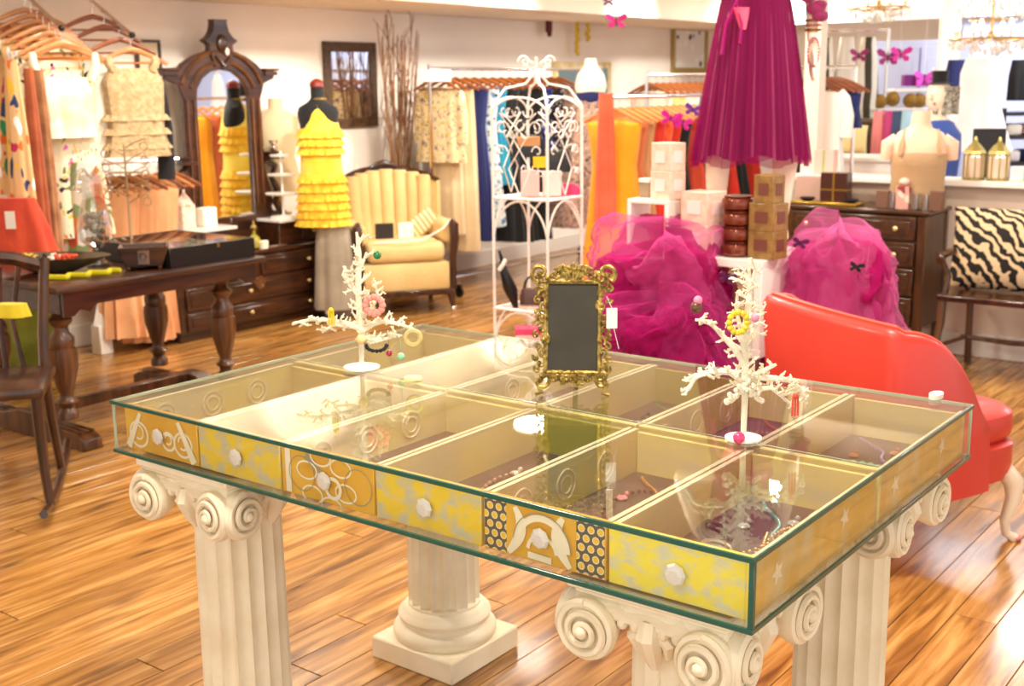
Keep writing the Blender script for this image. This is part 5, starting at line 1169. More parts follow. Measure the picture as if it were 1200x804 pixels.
# magenta dress
mgt=mat('magenta_chiffon','7a0e46',.8,col2='921a58',scale=5,stretch=(4,4,.3),sheen=.3)
dt=thing('magenta_dress','magenta chiffon knee length dress with pleated skirt, on the mannequin','dress',mt.location+Vector((0,0,.0)),CAMRZ); dt.scale=(1.06,)*3
def pleat(r0,r1,z0,z1,n=150,wv=31,amp=.05,rows=10,ph=0,pw=.8):
    rr=[]
    for i in range(rows+1):
        q=i/rows; z=z0+(z1-z0)*q; w_=r0+(r1-r0)*q**pw
        rr.append([Vector(((w_*(1+amp*q**.6*math.sin(wv*a+ph)+amp*.5*math.sin(13*a+ph*2)*q))*math.cos(a)*1.0,(w_*.78*(1+amp*q**.6*math.sin(wv*a+ph)))*math.sin(a),z+.012*math.sin(7*a+ph)*q)) for a in [2*PI*j/n for j in range(n)]])
    return MB().loft(rr,cap=False)
obj('skirt',pleat(.125,.228,1.08,.385,pw=.8,n=220,wv=47,amp=.04),mgt,dt,recalc=False,ang=1.5)
tl=tulle('magenta_tulle_thin','901858',.55)
obj('tulle_overlay',pleat(.128,.242,1.08,.355,ph=1.3,amp=.06,pw=.8),tl,dt,recalc=False,ang=1.5)
obj('bodice',MB().loft([ring(a,c,z,40,p=2.1) for z,a,c in [(1.04,.14,.11),(1.12,.125,.105),(1.22,.135,.12),(1.34,.15,.135),(1.40,.13,.11)]]),mgt,dt)
obj('waist_ribbon',MB().lathe([(.136,1.075),(.142,1.085),(.142,1.115),(.134,1.125)],40,sq=(1,.84)),mat('magenta_satin','9c1464',.35),dt)
b=MB()
for s,(x1,z1) in enumerate(((-.17,.80),(-.10,.84))): b.tube([(-.09,-.12,1.08),(-.11,-.165,1.0),(x1*.9,-.19,.92),(x1,-.205,z1)],[.012,.016,.018,.02],6,flat=.3)
b.sph((-.09,-.13,1.085),(.045,.02,.025),10,6).sph((-.05,-.135,1.10),(.035,.02,.022),10,6)
obj('ribbon_bow',b,mat('magenta_satin','9c1464',.35),dt)
obj('pink_flower',MB().loft([ring(.012,.008,.90,10,cx=-.085,cy=-.185),ring(.028,.012,.96,10,5,.2,cx=-.09,cy=-.18),ring(.034,.014,.985,10,5,.2,cx=-.095,cy=-.18)]),mat('coral_pink_petal','f0587c',.6),dt)
for k,(a,c,r) in enumerate(((.20,1.03,.03),(.235,.985,.035),(.255,.955,.03),(.25,1.0,.026))): obj('side_bow',MB().sph((a,-.06,c),(r*1.2,.015,r*.8),10,6),mgt,dt)
# tulle heaps
def heap(name,label,loc,R,hgt,cols,seed,n=110,m=56,sq=1):
    t=tag(bpy.data.objects.new(name,None),label,'tulle'); C.objects.link(t); t.location=loc
    for k,(op,sc,col) in enumerate(cols):
        b=MB(); rings=[]
        for i in range(m+1):
            v=i/m; ring_=[]
            for j in range(n):
                a=2*PI*j/n; th=v*PI*.5
                pr=math.cos(th)**.42*(1+.12*math.sin(v*9)) if v>.02 else 1
                P=Vector((math.cos(a),math.sin(a)*sq,v*1.6))*1.0
                nz=noise.noise(P*1.6+Vector((seed,k*7.3,0)))*.26+abs(noise.noise(P*4.2+Vector((k*3.1,seed,2))))*.22+abs(noise.noise(P*10+Vector((k,2,seed))))*.09
                rr=R*sc*(pr*(.80+nz)+.01)
                z=hgt*sc*(math.sin(th)**.9)*(1+.25*noise.noise(Vector((math.cos(a)*1.3,math.sin(a)*1.3,seed+k)))*v)+.04*noise.noise(P*5+Vector((seed,0,k)))
                ring_.append(Vector((rr*math.cos(a),rr*math.sin(a)*sq,max(z,0.0))))
            rings.append(ring_)
        b.loft(rings,cap=False); obj('tulle_layer',b,tulle('tulle_%d_%s'%(k,name),col,op),t,recalc=False,ang=3.1)
    return t
hp=heap('magenta_tulle_heap','big heap of magenta pink tulle left of the white cubes',(4.60,2.66,0),.43,.92,[(.85,.90,'a8145e'),(.55,.98,'c22878'),(.30,1.05,'e060a4')],3)
hp=heap('magenta_tulle_drape','magenta tulle gathered in front of the large white cube',(4.38,2.56,0),.40,.66,[(.9,.95,'9c0e56'),(.55,1.0,'b01c68'),(.25,1.05,'d04490')],8)
hp=heap('pink_tulle_heap','pink tulle heap behind the coral red chair',(4.95,2.0,0),.34,.90,[(.85,.92,'c42478'),(.5,.98,'d84c98'),(.28,1.05,'ea7cb8')],15)
butterfly('dark purple butterfly on the right pink tulle heap',at(937,284,4.72),.034,dpm); butterfly('black butterfly lower on the right pink tulle heap',at(1003,312,4.66),.03,blackf); butterfly('dark violet butterfly on the front magenta tulle',at(852,325,4.3),.034,dpm)
# ---------------- coral red slipper chair
redl=mat('coral_red_leather','cc3226',.42,col2='d63c2e',scale=2,bump=.05,bscale=40,coat=.15)
rc=thing('coral_red_chair','coral red upholstered slipper chair with curved back and white cabriole legs','chair',(4.05,1.40,0),math.radians(-20))
# back: path in plan from near front to far front
path=[]
for i in range(41):
    s=-1+2*i/40; a=abs(s)
    if a<.5: x=-.31+.02*(a/.5)**2; y=-.30*s/.5*.88
    else:
        q=(a-.5)/.5; x=-.29+.36*q**1.25; y=-math.copysign(.265+.05*math.sin(q*PI*.6),s)
    path.append((x,y))
rings=[]
for i,(x,y) in enumerate(path):
    s=-1+2*i/40; a=abs(s); far_=s<0
    top=.86-.035*math.cos(s*3)*(0 if a<.5 else 0)
    if a>.5: q=(a-.5)/.5; top=.845-.36*(q**3.2); 
    top+= .035*(-s) if True else 0
    top=max(top,.50)
    p0=path[max(0,i-1)];p1=path[min(40,i+1)]; t_=Vector((p1[0]-p0[0],p1[1]-p0[1],0)).normalized(); nrm=Vector((-t_.y,t_.x,0))
    if nrm.dot(Vector((x+.0,y,0)))<0: nrm=-nrm
    w_=.035; c=Vector((x,y,0)); lean=Vector((-.05,0,0))
    prof=[(-w_,.25),(w_,.25),(w_*1.0,.45),(w_*1.1,top-.03),(w_*.7,top-.006),(0,top),(-w_*.7,top-.006),(-w_*1.1,top-.03),(-w_*1.0,.45)]
    rings.append([c+nrm*u_+Vector((0,0,z))+lean*((z-.25)/.6) for u_,z in prof])
obj('curved_back',MB().loft(rings),redl,rc,ang=1.2)
obj('back_piping',MB().tube([r[5]+Vector((0,0,.002)) for r in rings],.007,6),mat('coral_piping','e8604c',.4),rc)
obj('seat_cushion',MB().loft([ring(w_,d_,z,40,p=5,cx=.06) for w_,d_,z in ((.27,.27,.375),(.29,.285,.39),(.295,.29,.43),(.29,.285,.47),(.26,.26,.492),(.12,.12,.502))]),redl,rc)
sr=[]
for a,c,z in ((.28,.285,.375),(.30,.30,.365),(.30,.30,.27),(.29,.29,.24)): sr.append(ring(a,c,z,40,p=6,cx=.035))
obj('seat_rail',MB().loft(sr),redl,rc)
wl=mat('white_leg_paint','f2e4cc',.35,coat=.3)
for sx,sy in ((.29,-.27),(.29,.27)):
    obj('leg',MB().tube([(sx-.03,sy,.27),(sx+.01,sy*1.05,.22),(sx+.015,sy*1.06,.16),(sx-.012,sy*1.02,.08),(sx+.0,sy*1.03,.03),(sx+.03,sy*1.08,.010)],[.032,.036,.028,.018,.016,.018],10),wl,rc)
for sy in (-.24,.24): obj('leg',MB().tube([(-.26,sy,.26),(-.28,sy,.15),(-.33,sy,.0)],[.026,.022,.018],8),wl,rc)
b=MB().sph((0,0,.012),(.024,.018,.010),10,6); o=obj('pink_toe_protector',b,mat('pink_toe','f07a7c',.5),rc,loc=(.325,-.295,0),label='small pink pad under the front leg')
# ---------------- chest of drawers by the half wall
brn=wood('chest_walnut','2e1808','4a2a10',.3,'Y'); brz=wood('chest_walnut_upright','2e1808','52300f',.3,'Z')
ch=thing('chest_of_drawers','tall brown walnut chest of drawers against the half wall','chest of drawers',(6.70,3.05,0),-PI/2)
CWd=.85; # local x -> picture right (-y), local y -> +x
obj('carcass',MB().box((CWd/2,.20,.53),(CWd-.01,.38,.64)),brz,ch,bevel=.004); obj('chest_top',MB().box((CWd/2,.195,.868),(CWd+.03,.40,.024)),brn,ch,bevel=.005)
for x in (.025,CWd-.025):
    for y in (.02,.37): obj('leg',MB().box((x,y,.125+.30),(.05,.04,.86-.01),taper=1).box((x,y,.10),(.036,.03,.2)),brz,ch,bevel=.003)
for z0,z1 in ((.715,.845),(.565,.70),(.40,.55),(.225,.385)): 
    dfront(ch,.055,CWd-.055,z0,z1,y=.0,m=brn,knobs=(.14,.86))
# things on the chest
def onchest(px,x=6.85,z=.881): p=at(px,225,x=x); p.z=z; return p
goldc=mat('gold_tray','b08c34',.35,.8)
tag(obj('gold_tray',MB().box((0,0,.008),(.14,.42,.016)),goldc,loc=(6.82,2.84,.8805),bevel=.004),'flat gold tray along the left part of the chest top','tray')
cb=mat('chocolate_box','3a140c',.35,coat=.3)
t=thing('dark_gift_box','dark brown gift box with gold ribbon cross on the gold tray','box',(6.85,2.795,.897),-PI/2); obj('box_body',MB().box((0,0,.085),(.165,.08,.17)),cb,t,bevel=.002); obj('ribbon',MB().box((0,0,.085),(.010,.084,.174)).box((0,0,.07),(.169,.084,.007)),goldc,t)
boxthing('grey_mauve_box','mauve grey box behind the left end of the gold tray',(6.98,3.0,.881),(.17,.10,.15),mat('mauve_grey_card','b8988c',.6),-PI/2)
for k,(y,l) in enumerate(((2.95,'small black dish left of the dark gift box'),(2.68,'small black dish right of the dark gift box'))): tag(obj('black_dish',MB().lathe([(.02,0),(.045,.012),(.046,.022),(.035,.016)],18,sq=(1,1)),black,loc=(6.80,y,.897)),l,'dish')
BV=Vector((6.90,2.33,.881))
t=thing('bust_form','blush pink bust mannequin torso on the chest of drawers','mannequin',BV,-PI/2+.35)
skm=mat('blush_bust','ecc2a4',.5); 
obj('torso',MB().loft([ring(a,c,z,36,p=pp,cx=cx) for z,a,c,pp,cx in [(0,.135,.09,2.2,0),(.12,.125,.09,2.2,0),(.24,.14,.10,2.2,0),(.32,.155,.10,2.3,0),(.38,.155,.085,2.4,0),(.425,.12,.065,2.2,0),(.45,.065,.055,2,0),(.48,.052,.05,2,0),(.53,.05,.048,2,0),(.545,.046,.045,2,0)]]),skm,t)
for s in(-1,1): obj('arm_stub',MB().tube([(s*.12,0,.375),(s*.165,0,.35),(s*.175,0,.27)],[.05,.052,.036],12),skm,t)
tp=cloth('taupe_silk','a5845e','b8966c',scale=3,rough=.5)
cm=thing('taupe_camisole','taupe silk camisole with wide straps on the blush bust','top',BV,-PI/2+.35)
obj('body',MB().loft([ring(a,c,z,48,7,am,0,p=2.2) for z,a,c,am in [(0.002,.165,.115,.05),(.06,.155,.11,.04),(.14,.145,.105,.02),(.24,.152,.112,0),(.30,.158,.108,0),(.315,.150,.10,0)]]),tp,cm)
for s in(-1,1): obj('strap',MB().tube([(s*.105,-.085,.30),(s*.10,-.085,.36),(s*.09,-.03,.432),(s*.09,.05,.41),(s*.1,.09,.31)],.018,8,flat=.4),tp,cm)
for k,(y,w_,h_,m,l) in enumerate(((2.475,.07,.10,mat('brown_card','6e4c3c',.6),'brown box at the foot of the taupe camisole, left'),(2.36,.075,.13,prints('rose_print_card','c8988a',['8a3a3c','e8c8b8'],12,.4),'rose printed box before the middle of the camisole'),(2.17,.07,.11,mat('brown_card','6e4c3c',.6),'brown box at the foot of the taupe camisole, right'))): boxthing('small_box',l,(6.77,y,.881),(w_,.05,h_),m,-PI/2)
for k,(y,l) in enumerate(((2.425,'clear glass between the brown and rose printed boxes'),(2.29,'clear glass right of the rose printed box'),(2.235,'clear glass beside the right brown box'))): tag(obj('drinking_glass',MB().lathe([(.018,0),(.022,.002),(.024,.09),(.022,.09),(.02,.006)],16),glassy('cut_glass',(.93,.93,.9),1.5,.08,.22),loc=(6.76,y,.881)),l,'glass')
t=thing('pink_ornament','small pink paper rose standing on the rose printed box','ornament',(6.77,2.36,1.012),0); obj('rose',MB().sph((0,0,.022),(.03,.03,.022),10,6),mat('shell_pink','f0c0b0',.6),t); obj('rose_leaf',MB().sph((.02,-.015,.008),(.018,.01,.006),8,5),mat('leaf_sage','90a070',.6),t)
# ---------------- bench with zebra pillow
bn=thing('wooden_bench','dark brown open arm bench with thin carved legs by the half wall','bench',(6.52,2.06,0),-PI/2)
zx=.62
obj('seat_frame',MB().box((zx,.20,.44),(1.24,.44,.035)),darkz,bn,bevel=.008)
for x in (.03,1.21):
    obj('leg',MB().tube([(x,.01,.44),(x-.0,.0,.3),(x-.03,-.015,.1),(x-.04,-.03,.0)],[.024,.022,.017,.02],8),oak,bn)
    obj('leg',MB().tube([(x+.04,.38,.44),(x+.04,.39,.2),(x+.04,.41,.0)],.02,8),oak,bn)
    obj('arm',MB().tube([(x-.01,.38,.66),(x-.03,.2,.665),(x-.04,.04,.66),(x-.02,-.01,.64)],[.022,.02,.024,.022],8).tube([(x,.03,.44),(x+.01,.06,.55),(x-.03,.03,.65)],[.018,.015,.018],8),darkz,bn)
    obj('back_post',MB().tube([(x+.02,.38,.44),(x+.01,.395,.76)],.016,8),darkz,bn)
obj('back_rail',MB().tube([(.03,.395,.76),(1.21,.395,.76)],.018,8).tube([(.03,.39,.55),(1.21,.39,.55)],.012,8),darkz,bn)
obj('stretcher',MB().tube([(.03,.38,.16),(.3,.385,.15),(.62,.38,.165),(.9,.385,.15),(1.21,.38,.16)],[.012,.016,.012,.016,.012],8).tube([(.0,.0,.16),(.06,.38,.16)],.012,8),oak,bn)
zeb=stripes('zebra_print','16100c','dcc298',8.5,'DIAGONAL',9,.5,.8,2,1.1)
def pillow(name,label,loc,rot,w,h,d,m,n=24):
    rr=[]
    for i in range(n+1):
        v=-1+2*i/n; e=math.sqrt(max(0,1-abs(v)**6)); ringp=[]
        for j in range(36):
            a=2*PI*j/36; c,s=math.cos(a),math.sin(a)
            ringp.append(Vector((w/2*math.copysign(abs(c)**.7,c)*(.96+.04*abs(v)**3),d/2*math.copysign(abs(s)**1.2,s)*(1-abs(v)**3.0)**.6*1.0 if abs(v)<1 else 0,h/2*v)))
        rr.append(ringp)
    return obj(name,MB().loft(rr),m,loc=loc,rot=rot)
tag(pillow('zebra_pillow','',(6.80,1.72,.685),(-.15,0,-PI/2),.74,.44,.17,zeb),'large zebra striped cushion leaning on the bench','cushion')
# ---------------- things on the ledge
def ledge_lantern(label,y):
    t=thing('glass_lantern',label,'lantern',(7.17,y,1.031),-PI/2)
    lm_=mat('pale_green_gold','a89a58',.35,.6)
    obj('lantern_glass',MB().lathe([(.055,.012),(.058,.03),(.058,.13),(.05,.15)],8),mat('blush_glass','e8cbb4',.2,coat=.6),t,smooth=False)
    b=MB()
    for k in range(8): a=k*PI/4+.39; b.tube([(.058*math.cos(a),.058*math.sin(a),.005),(.058*math.cos(a),.058*math.sin(a),.14),(.045*math.cos(a),.045*math.sin(a),.16)],.005,5)
    b.lathe([(.064,0),(.064,.012),(.05,.014)],8); obj('lantern_frame',b,lm_,t)
    obj('lantern_roof',MB().lathe([(.066,.148),(.058,.165),(.035,.195),(.012,.215),(.012,.225),(.005,.245)],8),lm_,t,smooth=False)
ledge_lantern('blush glass lantern with pointed gold top, left of two on the ledge',2.10); ledge_lantern('blush glass lantern with pointed gold top, right of two on the ledge',1.965)
for k,(y,l) in enumerate(((1.85,'square cream candle at the right end of the ledge'),(1.77,'green and cream candle at the very right of the ledge'))):
    t=thing('ledge_candle',l,'candle',(7.17,y,1.031),-PI/2); obj('wax',MB().box((0,0,.04),(.07,.07,.08)),ivory if k==0 else mat('sage_wax','c8c890',.5),t,bevel=.005); obj('wick',MB().tube([(0,0,.08),(0,0,.09)],.0015,5),black,t)
boxthing('green_pink_gift_bag','tall pink and green gift bag on the ledge by the skirt',(7.17,3.0,1.031),(.13,.07,.15),mat('pink_green_card','d8b0a4',.6),-PI/2,rib=mat('sage_ribbon','98a468',.5))
# ---------------- next room seen over the ledge
def r2(px,py,D): return at(px,py,D)
q=r2(1000,178,8.6)
t=thing('white_cabinet','low white panelled cabinet in the next room behind the ledge','cabinet',(q.x,q.y,0),-PI/2+.25)
obj('cabinet_body',MB().box((0,.2,.54),(.62,.4,1.04)),white,t,bevel=.006); obj('cabinet_top',MB().box((0,.2,1.07),(.66,.44,.03)),white,t,bevel=.004)
for s in(-1,1): obj('door',MB().box((s*.155,-.008,.55),(.28,.016,.9)).box((s*.155,-.018,.55),(.20,.006,.8)),white,t,bevel=.003)
q=r2(1000,165,9.3); wk=mat('dark_wicker','3a2c18',.6,col2='5c4828',scale=60,bump=.6,bscale=120)
t=thing('wicker_settee','dark brown wicker settee back in the next room','settee',(q.x,q.y,0),-PI/2+.3)
obj('settee_back',MB().box((0,.10,.98),(.66,.06,.62)),wk,t,bevel=.02,seg=2); obj('settee_seat',MB().box((0,-.08,.68),(.66,.40,.10)),wk,t,bevel=.02); obj('top_roll',MB().tube([(-.34,.10,1.29),(.34,.10,1.29)],.035,10),wk,t)
for x in(-.3,.3):
    for y in(-.24,.1): obj('leg',MB().tube([(x,y,0),(x,y,.64)],.02,8),wk,t)
tag(pillow('cream_cushion','',r2(988,165,9.12),(0,0,-PI/2+.3),.34,.22,.09,mat('cream_cushion_cloth','ecd496',.8)),'cream cushion on the dark wicker settee','cushion')
# striped garments and rail
q0=r2(955,44,9.5); 
t=thing('high_hanging_rail','high rail with long striped garments in the next room','rail',(q0.x,q0.y,0),0)
dr_=Vector((.32,-.42,0)).normalized()
obj('rail_bar',MB().tube([Vector((0,0,q0.z+.05)),dr_*.55+Vector((0,0,q0.z+.05))],.012,8),silver,t); obj('rail_post',MB().tube([(0,0,0),(0,0,q0.z+.06)],.014,8).tube([dr_*.55,dr_*.55+Vector((0,0,q0.z+.06))],.014,8),silver,t)
st=stripes('olive_stripe','3a3420','d8d4c4',3.2,'X',1.5); 
for k,(f,m,l) in enumerate(((.08,st,'black and olive striped long garment, left one on the high rail'),(.24,cloth('pale_grey_silk','d0ccc0'),'pale grey long garment between the striped ones'),(.40,st,'olive striped long garment, right one on the high rail'))):
    p=Vector((q0.x,q0.y,q0.z))+dr_*f; tag(obj('long_striped_garment',drape([(0,.05,.03,.3),(-.3,.08,.04,.6),(-.95,.10,.05,1)],waves=5,amp=.12,ph=k),m,loc=p,rot=(0,0,CAMRZ),ang=1.2),l,'garment')
q0=r2(947,90,8.15)
t=thing('low_garment_rail','short garment rail behind the mannequin hand in the next room','rail',(q0.x,q0.y,0),0)
obj('rail_bar',MB().tube([Vector((-.1,.1,q0.z+.06)),Vector((.25,-.22,q0.z+.06))],.010,8),silver,t); obj('rail_post',MB().tube([(-.1,.1,0),(-.1,.1,q0.z+.06)],.012,8).tube([(.25,-.22,0),(.25,-.22,q0.z+.06)],.012,8),silver,t)
for k in range(5): hanger('brown hanger on the short rail in the next room',Vector((q0.x+.0+.04*k,q0.y-.035*k,q0.z)),CAMRZ-.3,.2,hangd,'brown hangers in the next room')
garment('white_blouse','white blouse with puffed sleeve in the next room','blouse',Vector((q0.x+.05,q0.y-.10,q0.z-.01)),CAMRZ-.3,TOPP(.13,.62,.05),white,sleeves=(.3,.05,None))
garment('black_blouse','black blouse left of the white one in the next room','blouse',Vector((q0.x-.02,q0.y+.02,q0.z-.01)),CAMRZ-.3,TOPP(.12,.6,.04),blackf); garment('navy_blouse','navy blouse right of the white one in the next room','blouse',Vector((q0.x+.17,q0.y-.18,q0.z-.01)),CAMRZ-.3,TOPP(.11,.32,.04),navy)
# wall features
struct('trim_5',MB().box((9.4,3.0,1.2),(.10,.14,2.4),rz=.5),white)
q=r2(1078,75,10.2)
t=thing('tall_white_cupboard','tall pale lilac cupboard with two panel doors in the next room','cupboard',(q.x,q.y,0),-PI/2+.25)
obj('cupboard_body',MB().box((0,.15,.95),(.72,.3,1.9)),bluew,t,bevel=.005)
for s in(-1,1): d_=obj('door',MB().box((s*.175,-.01,1.42),(.33,.02,.86)).box((s*.175,-.022,1.42),(.24,.008,.7)),bluew,t,bevel=.003); obj('knob',MB().sph((s*.03,-.035,1.35),.012,8,6),silver,d_)
for k,(px,w_,m,l) in enumerate(((1063,.07,'6c0c6c','plum box on the shelf left of the pink butterfly'),(1079,.09,'9c1c8c','purple box on the shelf under the pink butterfly'),(1094,.08,'7c1480','purple box nearest the black hatted head'))):
    p=r2(px,101,9.8); boxthing('purple_box',l,(p.x,p.y,p.z),(w_,.08,.085),mat('purple_card_%d'%k,m,.5),CAMRZ)
p=r2(1078,104,9.8); tag(obj('wall_shelf',MB().box((0,0,-.01),(.44,.20,.02)),white,loc=p,rot=(0,0,CAMRZ),bevel=.003),'white shelf carrying purple boxes in the next room','shelf')
butterfly('dark magenta butterfly garland in the next room, left',r2(1040,67,9.4),.09,mat('dark_magenta_f','8c0c5c',.6),thread=2.6); butterfly('magenta butterfly beside the left garland in the next room',r2(1055,64,9.3),.08,mg,thread=2.6); butterfly('dark magenta bow on the striped garment in the next room',r2(1006,65,9.2),.07,mat('dark_magenta_f','8c0c5c',.6),thread=2.6); butterfly('bright pink butterfly above the purple boxes',r2(1083,92,9.5),.085,mat('orchid_feather','e050c8',.6),thread=2.6)
for k,(px,py,l) in enumerate(((1031,119,'brown moss ball, leftmost of four in the next room'),(1046,116,'brown moss ball, second of four in the next room'),(1067,118,'brown moss ball, third of four in the next room'),(1077,118,'brown moss ball, rightmost of four in the next room'))):
    p=r2(px,py,9.65+.03*k); tag(obj('moss_ball',MB().sph((0,0,0),.056,14,10),mat('moss_brown','7a5c1c',.9,col2='94702c',scale=40,bump=1,bscale=60),loc=p),l,'ball')
p=r2(1055,125.5,9.7); t=thing('glass_shelf','thin pale shelf holding the moss balls','shelf',(p.x,p.y,p.z-.012),CAMRZ); obj('shelf_board',MB().box((0,0,0),(.48,.14,.012)),white,t); 
for x in(-.23,.23): obj('shelf_post',MB().tube([(x,0,-p.z+.012),(x,0,.30)],.009,6),white,t)
for k,(px,m,l) in enumerate(((1030,'ec8c8c','salmon'),(1043,'c0407c','raspberry'),(1052,'3c5070','slate blue'),(1063,'a8d0e0','sky blue'))):
    p=r2(px,130,9.2); tag(obj('hanging_scarf',drape([(0,.035,.02,.3),(-.2,.045,.025,.7),(-.42,.05,.03,1)],n=24,waves=4,amp=.15),cloth('sc_'+l.replace(' ','_'),m),loc=p,rot=(0,0,CAMRZ),ang=1.2),l+' scarf hanging under the moss balls','scarf')
# blue mannequin with black hat
p=r2(1098,150,8.1)
t=thing('hatted_mannequin','cream mannequin head and shoulders in the next room behind the bust','mannequin',(p.x,p.y,0),CAMRZ+.3)
obj('torso',MB().loft([ring(a,c,z,32,p=2.2) for z,a,c in [(.70,.14,.10),(.95,.12,.09),(1.15,.15,.11),(1.27,.165,.09),(1.33,.12,.07),(1.36,.05,.05),(1.42,.045,.05)]]),mq,t)
hd=MB().loft([ring(a,c,z,24,p=2,cx=cx) for z,a,c,cx in [(1.395,.03,.03,0),(1.42,.05,.05,-.01),(1.46,.065,.065,-.015),(1.51,.072,.07,-.005),(1.56,.065,.06,0),(1.59,.03,.03,0)]]); hd.tube([(-.075,-.03,1.51),(-.09,-.035,1.485),(-.075,-.03,1.48)],[.006,.011,.007],6)
obj('head',hd,mq,t); obj('lips',MB().sph((-.062,-.045,1.45),(.012,.008,.008),8,5),mat('lip_red','e0403c',.4),t)
obj('pole',MB().tube([(0,0,.02),(0,0,.75)],.018,8).lathe([(.15,0),(.15,.02),(.02,.03)],20),silver,t)
t2=thing('black_top_hat','small black top hat with net veil on the cream mannequin','hat',(p.x,p.y,1.575),CAMRZ+.3); obj('hat_crown',MB().lathe([(.05,0),(.046,.02),(.052,.075),(.02,.078)],20),blackf,t2); obj('hat_brim',MB().lathe([(.075,-.004),(.078,.0),(.05,.004)],20),blackf,t2)
obj('veil',MB().loft([ring(.078,.075,z,24,6,.15,cx=.035) for z in (-.19,-.1,-.02)]),prints('net_veil','9a9484',['1c1a18','d8d0c0','4a4640'],30,.4),t2)
blu=cloth('royal_blue_cloth','2c4a98','3a5cae',scale=4)
t=thing('blue_sleeveless_top','royal blue sleeveless dress on the hatted mannequin','dress',(p.x,p.y,0),CAMRZ+.3); obj('body',MB().loft([ring(a,c,z,40,6,am,0,p=2.2) for z,a,c,am in [(.62,.20,.15,.06),(.95,.14,.11,.02),(1.15,.162,.12,0),(1.26,.165,.10,0),(1.335,.11,.072,0),(1.35,.07,.06,0)]]),blu,t)
# white dress
p=r2(1150,68,8.9)
t=thing('white_gown','bright white sleeveless gown hanging under the chandelier','dress',p,CAMRZ); obj('body',drape([(0,.10,.03,.1),(-.1,.13,.06,.2),(-.25,.13,.07,.3),(-.62,.24,.14,1)],waves=9,amp=.06),mat('white_satin','ffffff',.6,col2='f4f4f8',scale=4),t,ang=1.2)
obj('strap',MB().tube([(-.07,0,-.0),(-.05,0,.10),(0,0,.14)],.008,5).tube([(.07,0,0),(.05,0,.10),(0,0,.14)],.008,5),white,t)
obj('hanger_hook',MB().tube([(0,0,.13),(0,0,.30)],.003,5),silver,t)
for k,(px,py,w_,h_,l) in enumerate(((1125,70,.20,.32,'black garment left of the white gown'),(1196,70,.14,.28,'black jacket at the right edge behind the gown'))): p=r2(px,py,9.3); tag(obj('black_garment',drape([(0,w_*.4,.03,.2),(-h_*.4,w_*.5,.04,.6),(-h_,w_*.5,.05,1)],n=28,waves=5),blackf if k else navy,loc=p,rot=(0,0,CAMRZ),ang=1.2),l,'garment')
p=r2(1157,195,8.0)
t=thing('black_board_sign','blank black board standing behind the two ledge lanterns','board',(p.x,p.y,.0),CAMRZ); obj('board_panel',MB().box((0,0,p.z+.10),(.20,.02,.26)),mat('board_black','1c1a1c',.5),t,bevel=.003); obj('board_stand',MB().tube([(0,0.02,0),(0,0.02,p.z+.1)],.012,8).lathe([(.12,0),(.12,.015),(.02,.02)],20),black,t)
p=r2(1185,165,9.2)
t=thing('dark_shelf_unit','dark open shelf unit with white folded clothes at the right edge','shelf',(p.x,p.y,0),CAMRZ)
for z in (.3,.75,1.02,1.2,1.36): obj('shelf_board',MB().box((.15,0,z),(.55,.3,.025)),mat('shelf_dark','24222c',.4),t)
for x in(-.12,.42): obj('side_board',MB().box((x,0,.70),(.025,.3,1.40)),mat('shelf_dark','24222c',.4),t)
R_=Matrix.Rotation(CAMRZ,3,'Z')
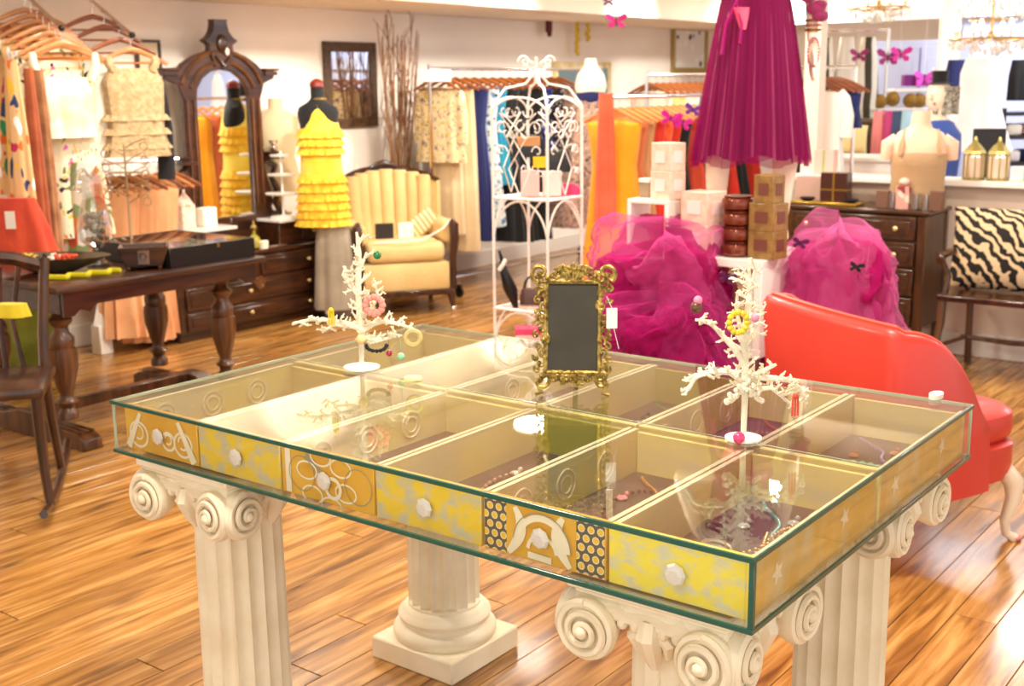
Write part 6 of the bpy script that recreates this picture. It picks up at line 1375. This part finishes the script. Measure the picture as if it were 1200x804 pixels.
for k in range(6):
    z=(1.2125,1.0325)[k%2]; x=-.02+.13*(k//2)
    tag(obj('folded_clothes',MB().box((0,0,.04),(.11,.2,.08)),[white,mat('white_satin','ffffff',.6),mat('blush_fold','e8b4b4',.7),navy,white,blackf][k],loc=Vector((p.x,p.y,z))+R_@Vector((x,0,0)),rot=(0,0,CAMRZ),bevel=.02,seg=2),['white folded cloth on the upper dark shelf, left','white folded cloth on the lower dark shelf, left','blush folded cloth on the upper dark shelf, middle','navy folded cloth on the lower dark shelf, middle','white folded cloth on the upper dark shelf, right','black folded cloth on the lower dark shelf, right'][k],'clothes')
# chandelier
def chandelier(label,c,R,s=1):
    t=thing('crystal_chandelier',label,'chandelier',c,0)
    b=MB().tube([(0,0,.02),(0,0,.34)],.012,8).sph((0,0,.0),.03,10,8).torus((0,0,-.02),R,.008,28,6).torus((0,0,.10),R*.55,.006,24,6)
    obj('chandelier_frame',b,mat('pale_brass','d8bc88',.3,.8),t)
    rnd=random.Random(int(R*100)); cg=mat('crystal_drop','fff4e4',.08,coat=1,emit=.0,spec=1); 
    bb=MB()
    for k in range(90):
        a=rnd.uniform(0,6.28); r=R*rnd.choice((1,.75,.5,.25)); z=-.03-.05*rnd.random()-(.06*(1-r/R)); bb.sph((r*math.cos(a),r*math.sin(a),z),(.010,.010,.018),6,4)
        if k%2: bb.sph((r*.8*math.cos(a),r*.8*math.sin(a),.10+.12*rnd.random()),(.010,.010,.016),6,4)
    o=obj('crystal_drops',bb,crystal,t,smooth=False); o['kind']='stuff'
    for k in range(8):
        a=k*PI/4; x,y=R*.9*math.cos(a),R*.9*math.sin(a)
        ar=obj('arm',MB().tube([(0,0,0),(x*.5,y*.5,-.05),(x,y,-.01),(x,y,.03)],.006,6).lathe([(.02,.03),(.022,.034)],10,c=(x,y,0)),mat('pale_brass','d8bc88',.3,.8),t)
        obj('bulb',MB().lathe([(.008,.035),(.013,.06),(.010,.085),(.002,.10)],10,c=(x,y,0)),mat('warm_bulb','ffe0ac',.4,emit=18),ar)
    obj('chain',MB().tube([(0,0,.34),(0,0,2.6-c.z)],.006,6),mat('pale_brass','d8bc88',.3,.8),t)
chandelier('large crystal chandelier hanging over the white gown',r2(1162,42,8.7),.26); 
chandelier('smaller crystal chandelier near the top, left of the large one',r2(1030,6,9.4),.22)
print('TRIS',sum(len(m.polygons) for m in bpy.data.meshes),len(bpy.data.objects))
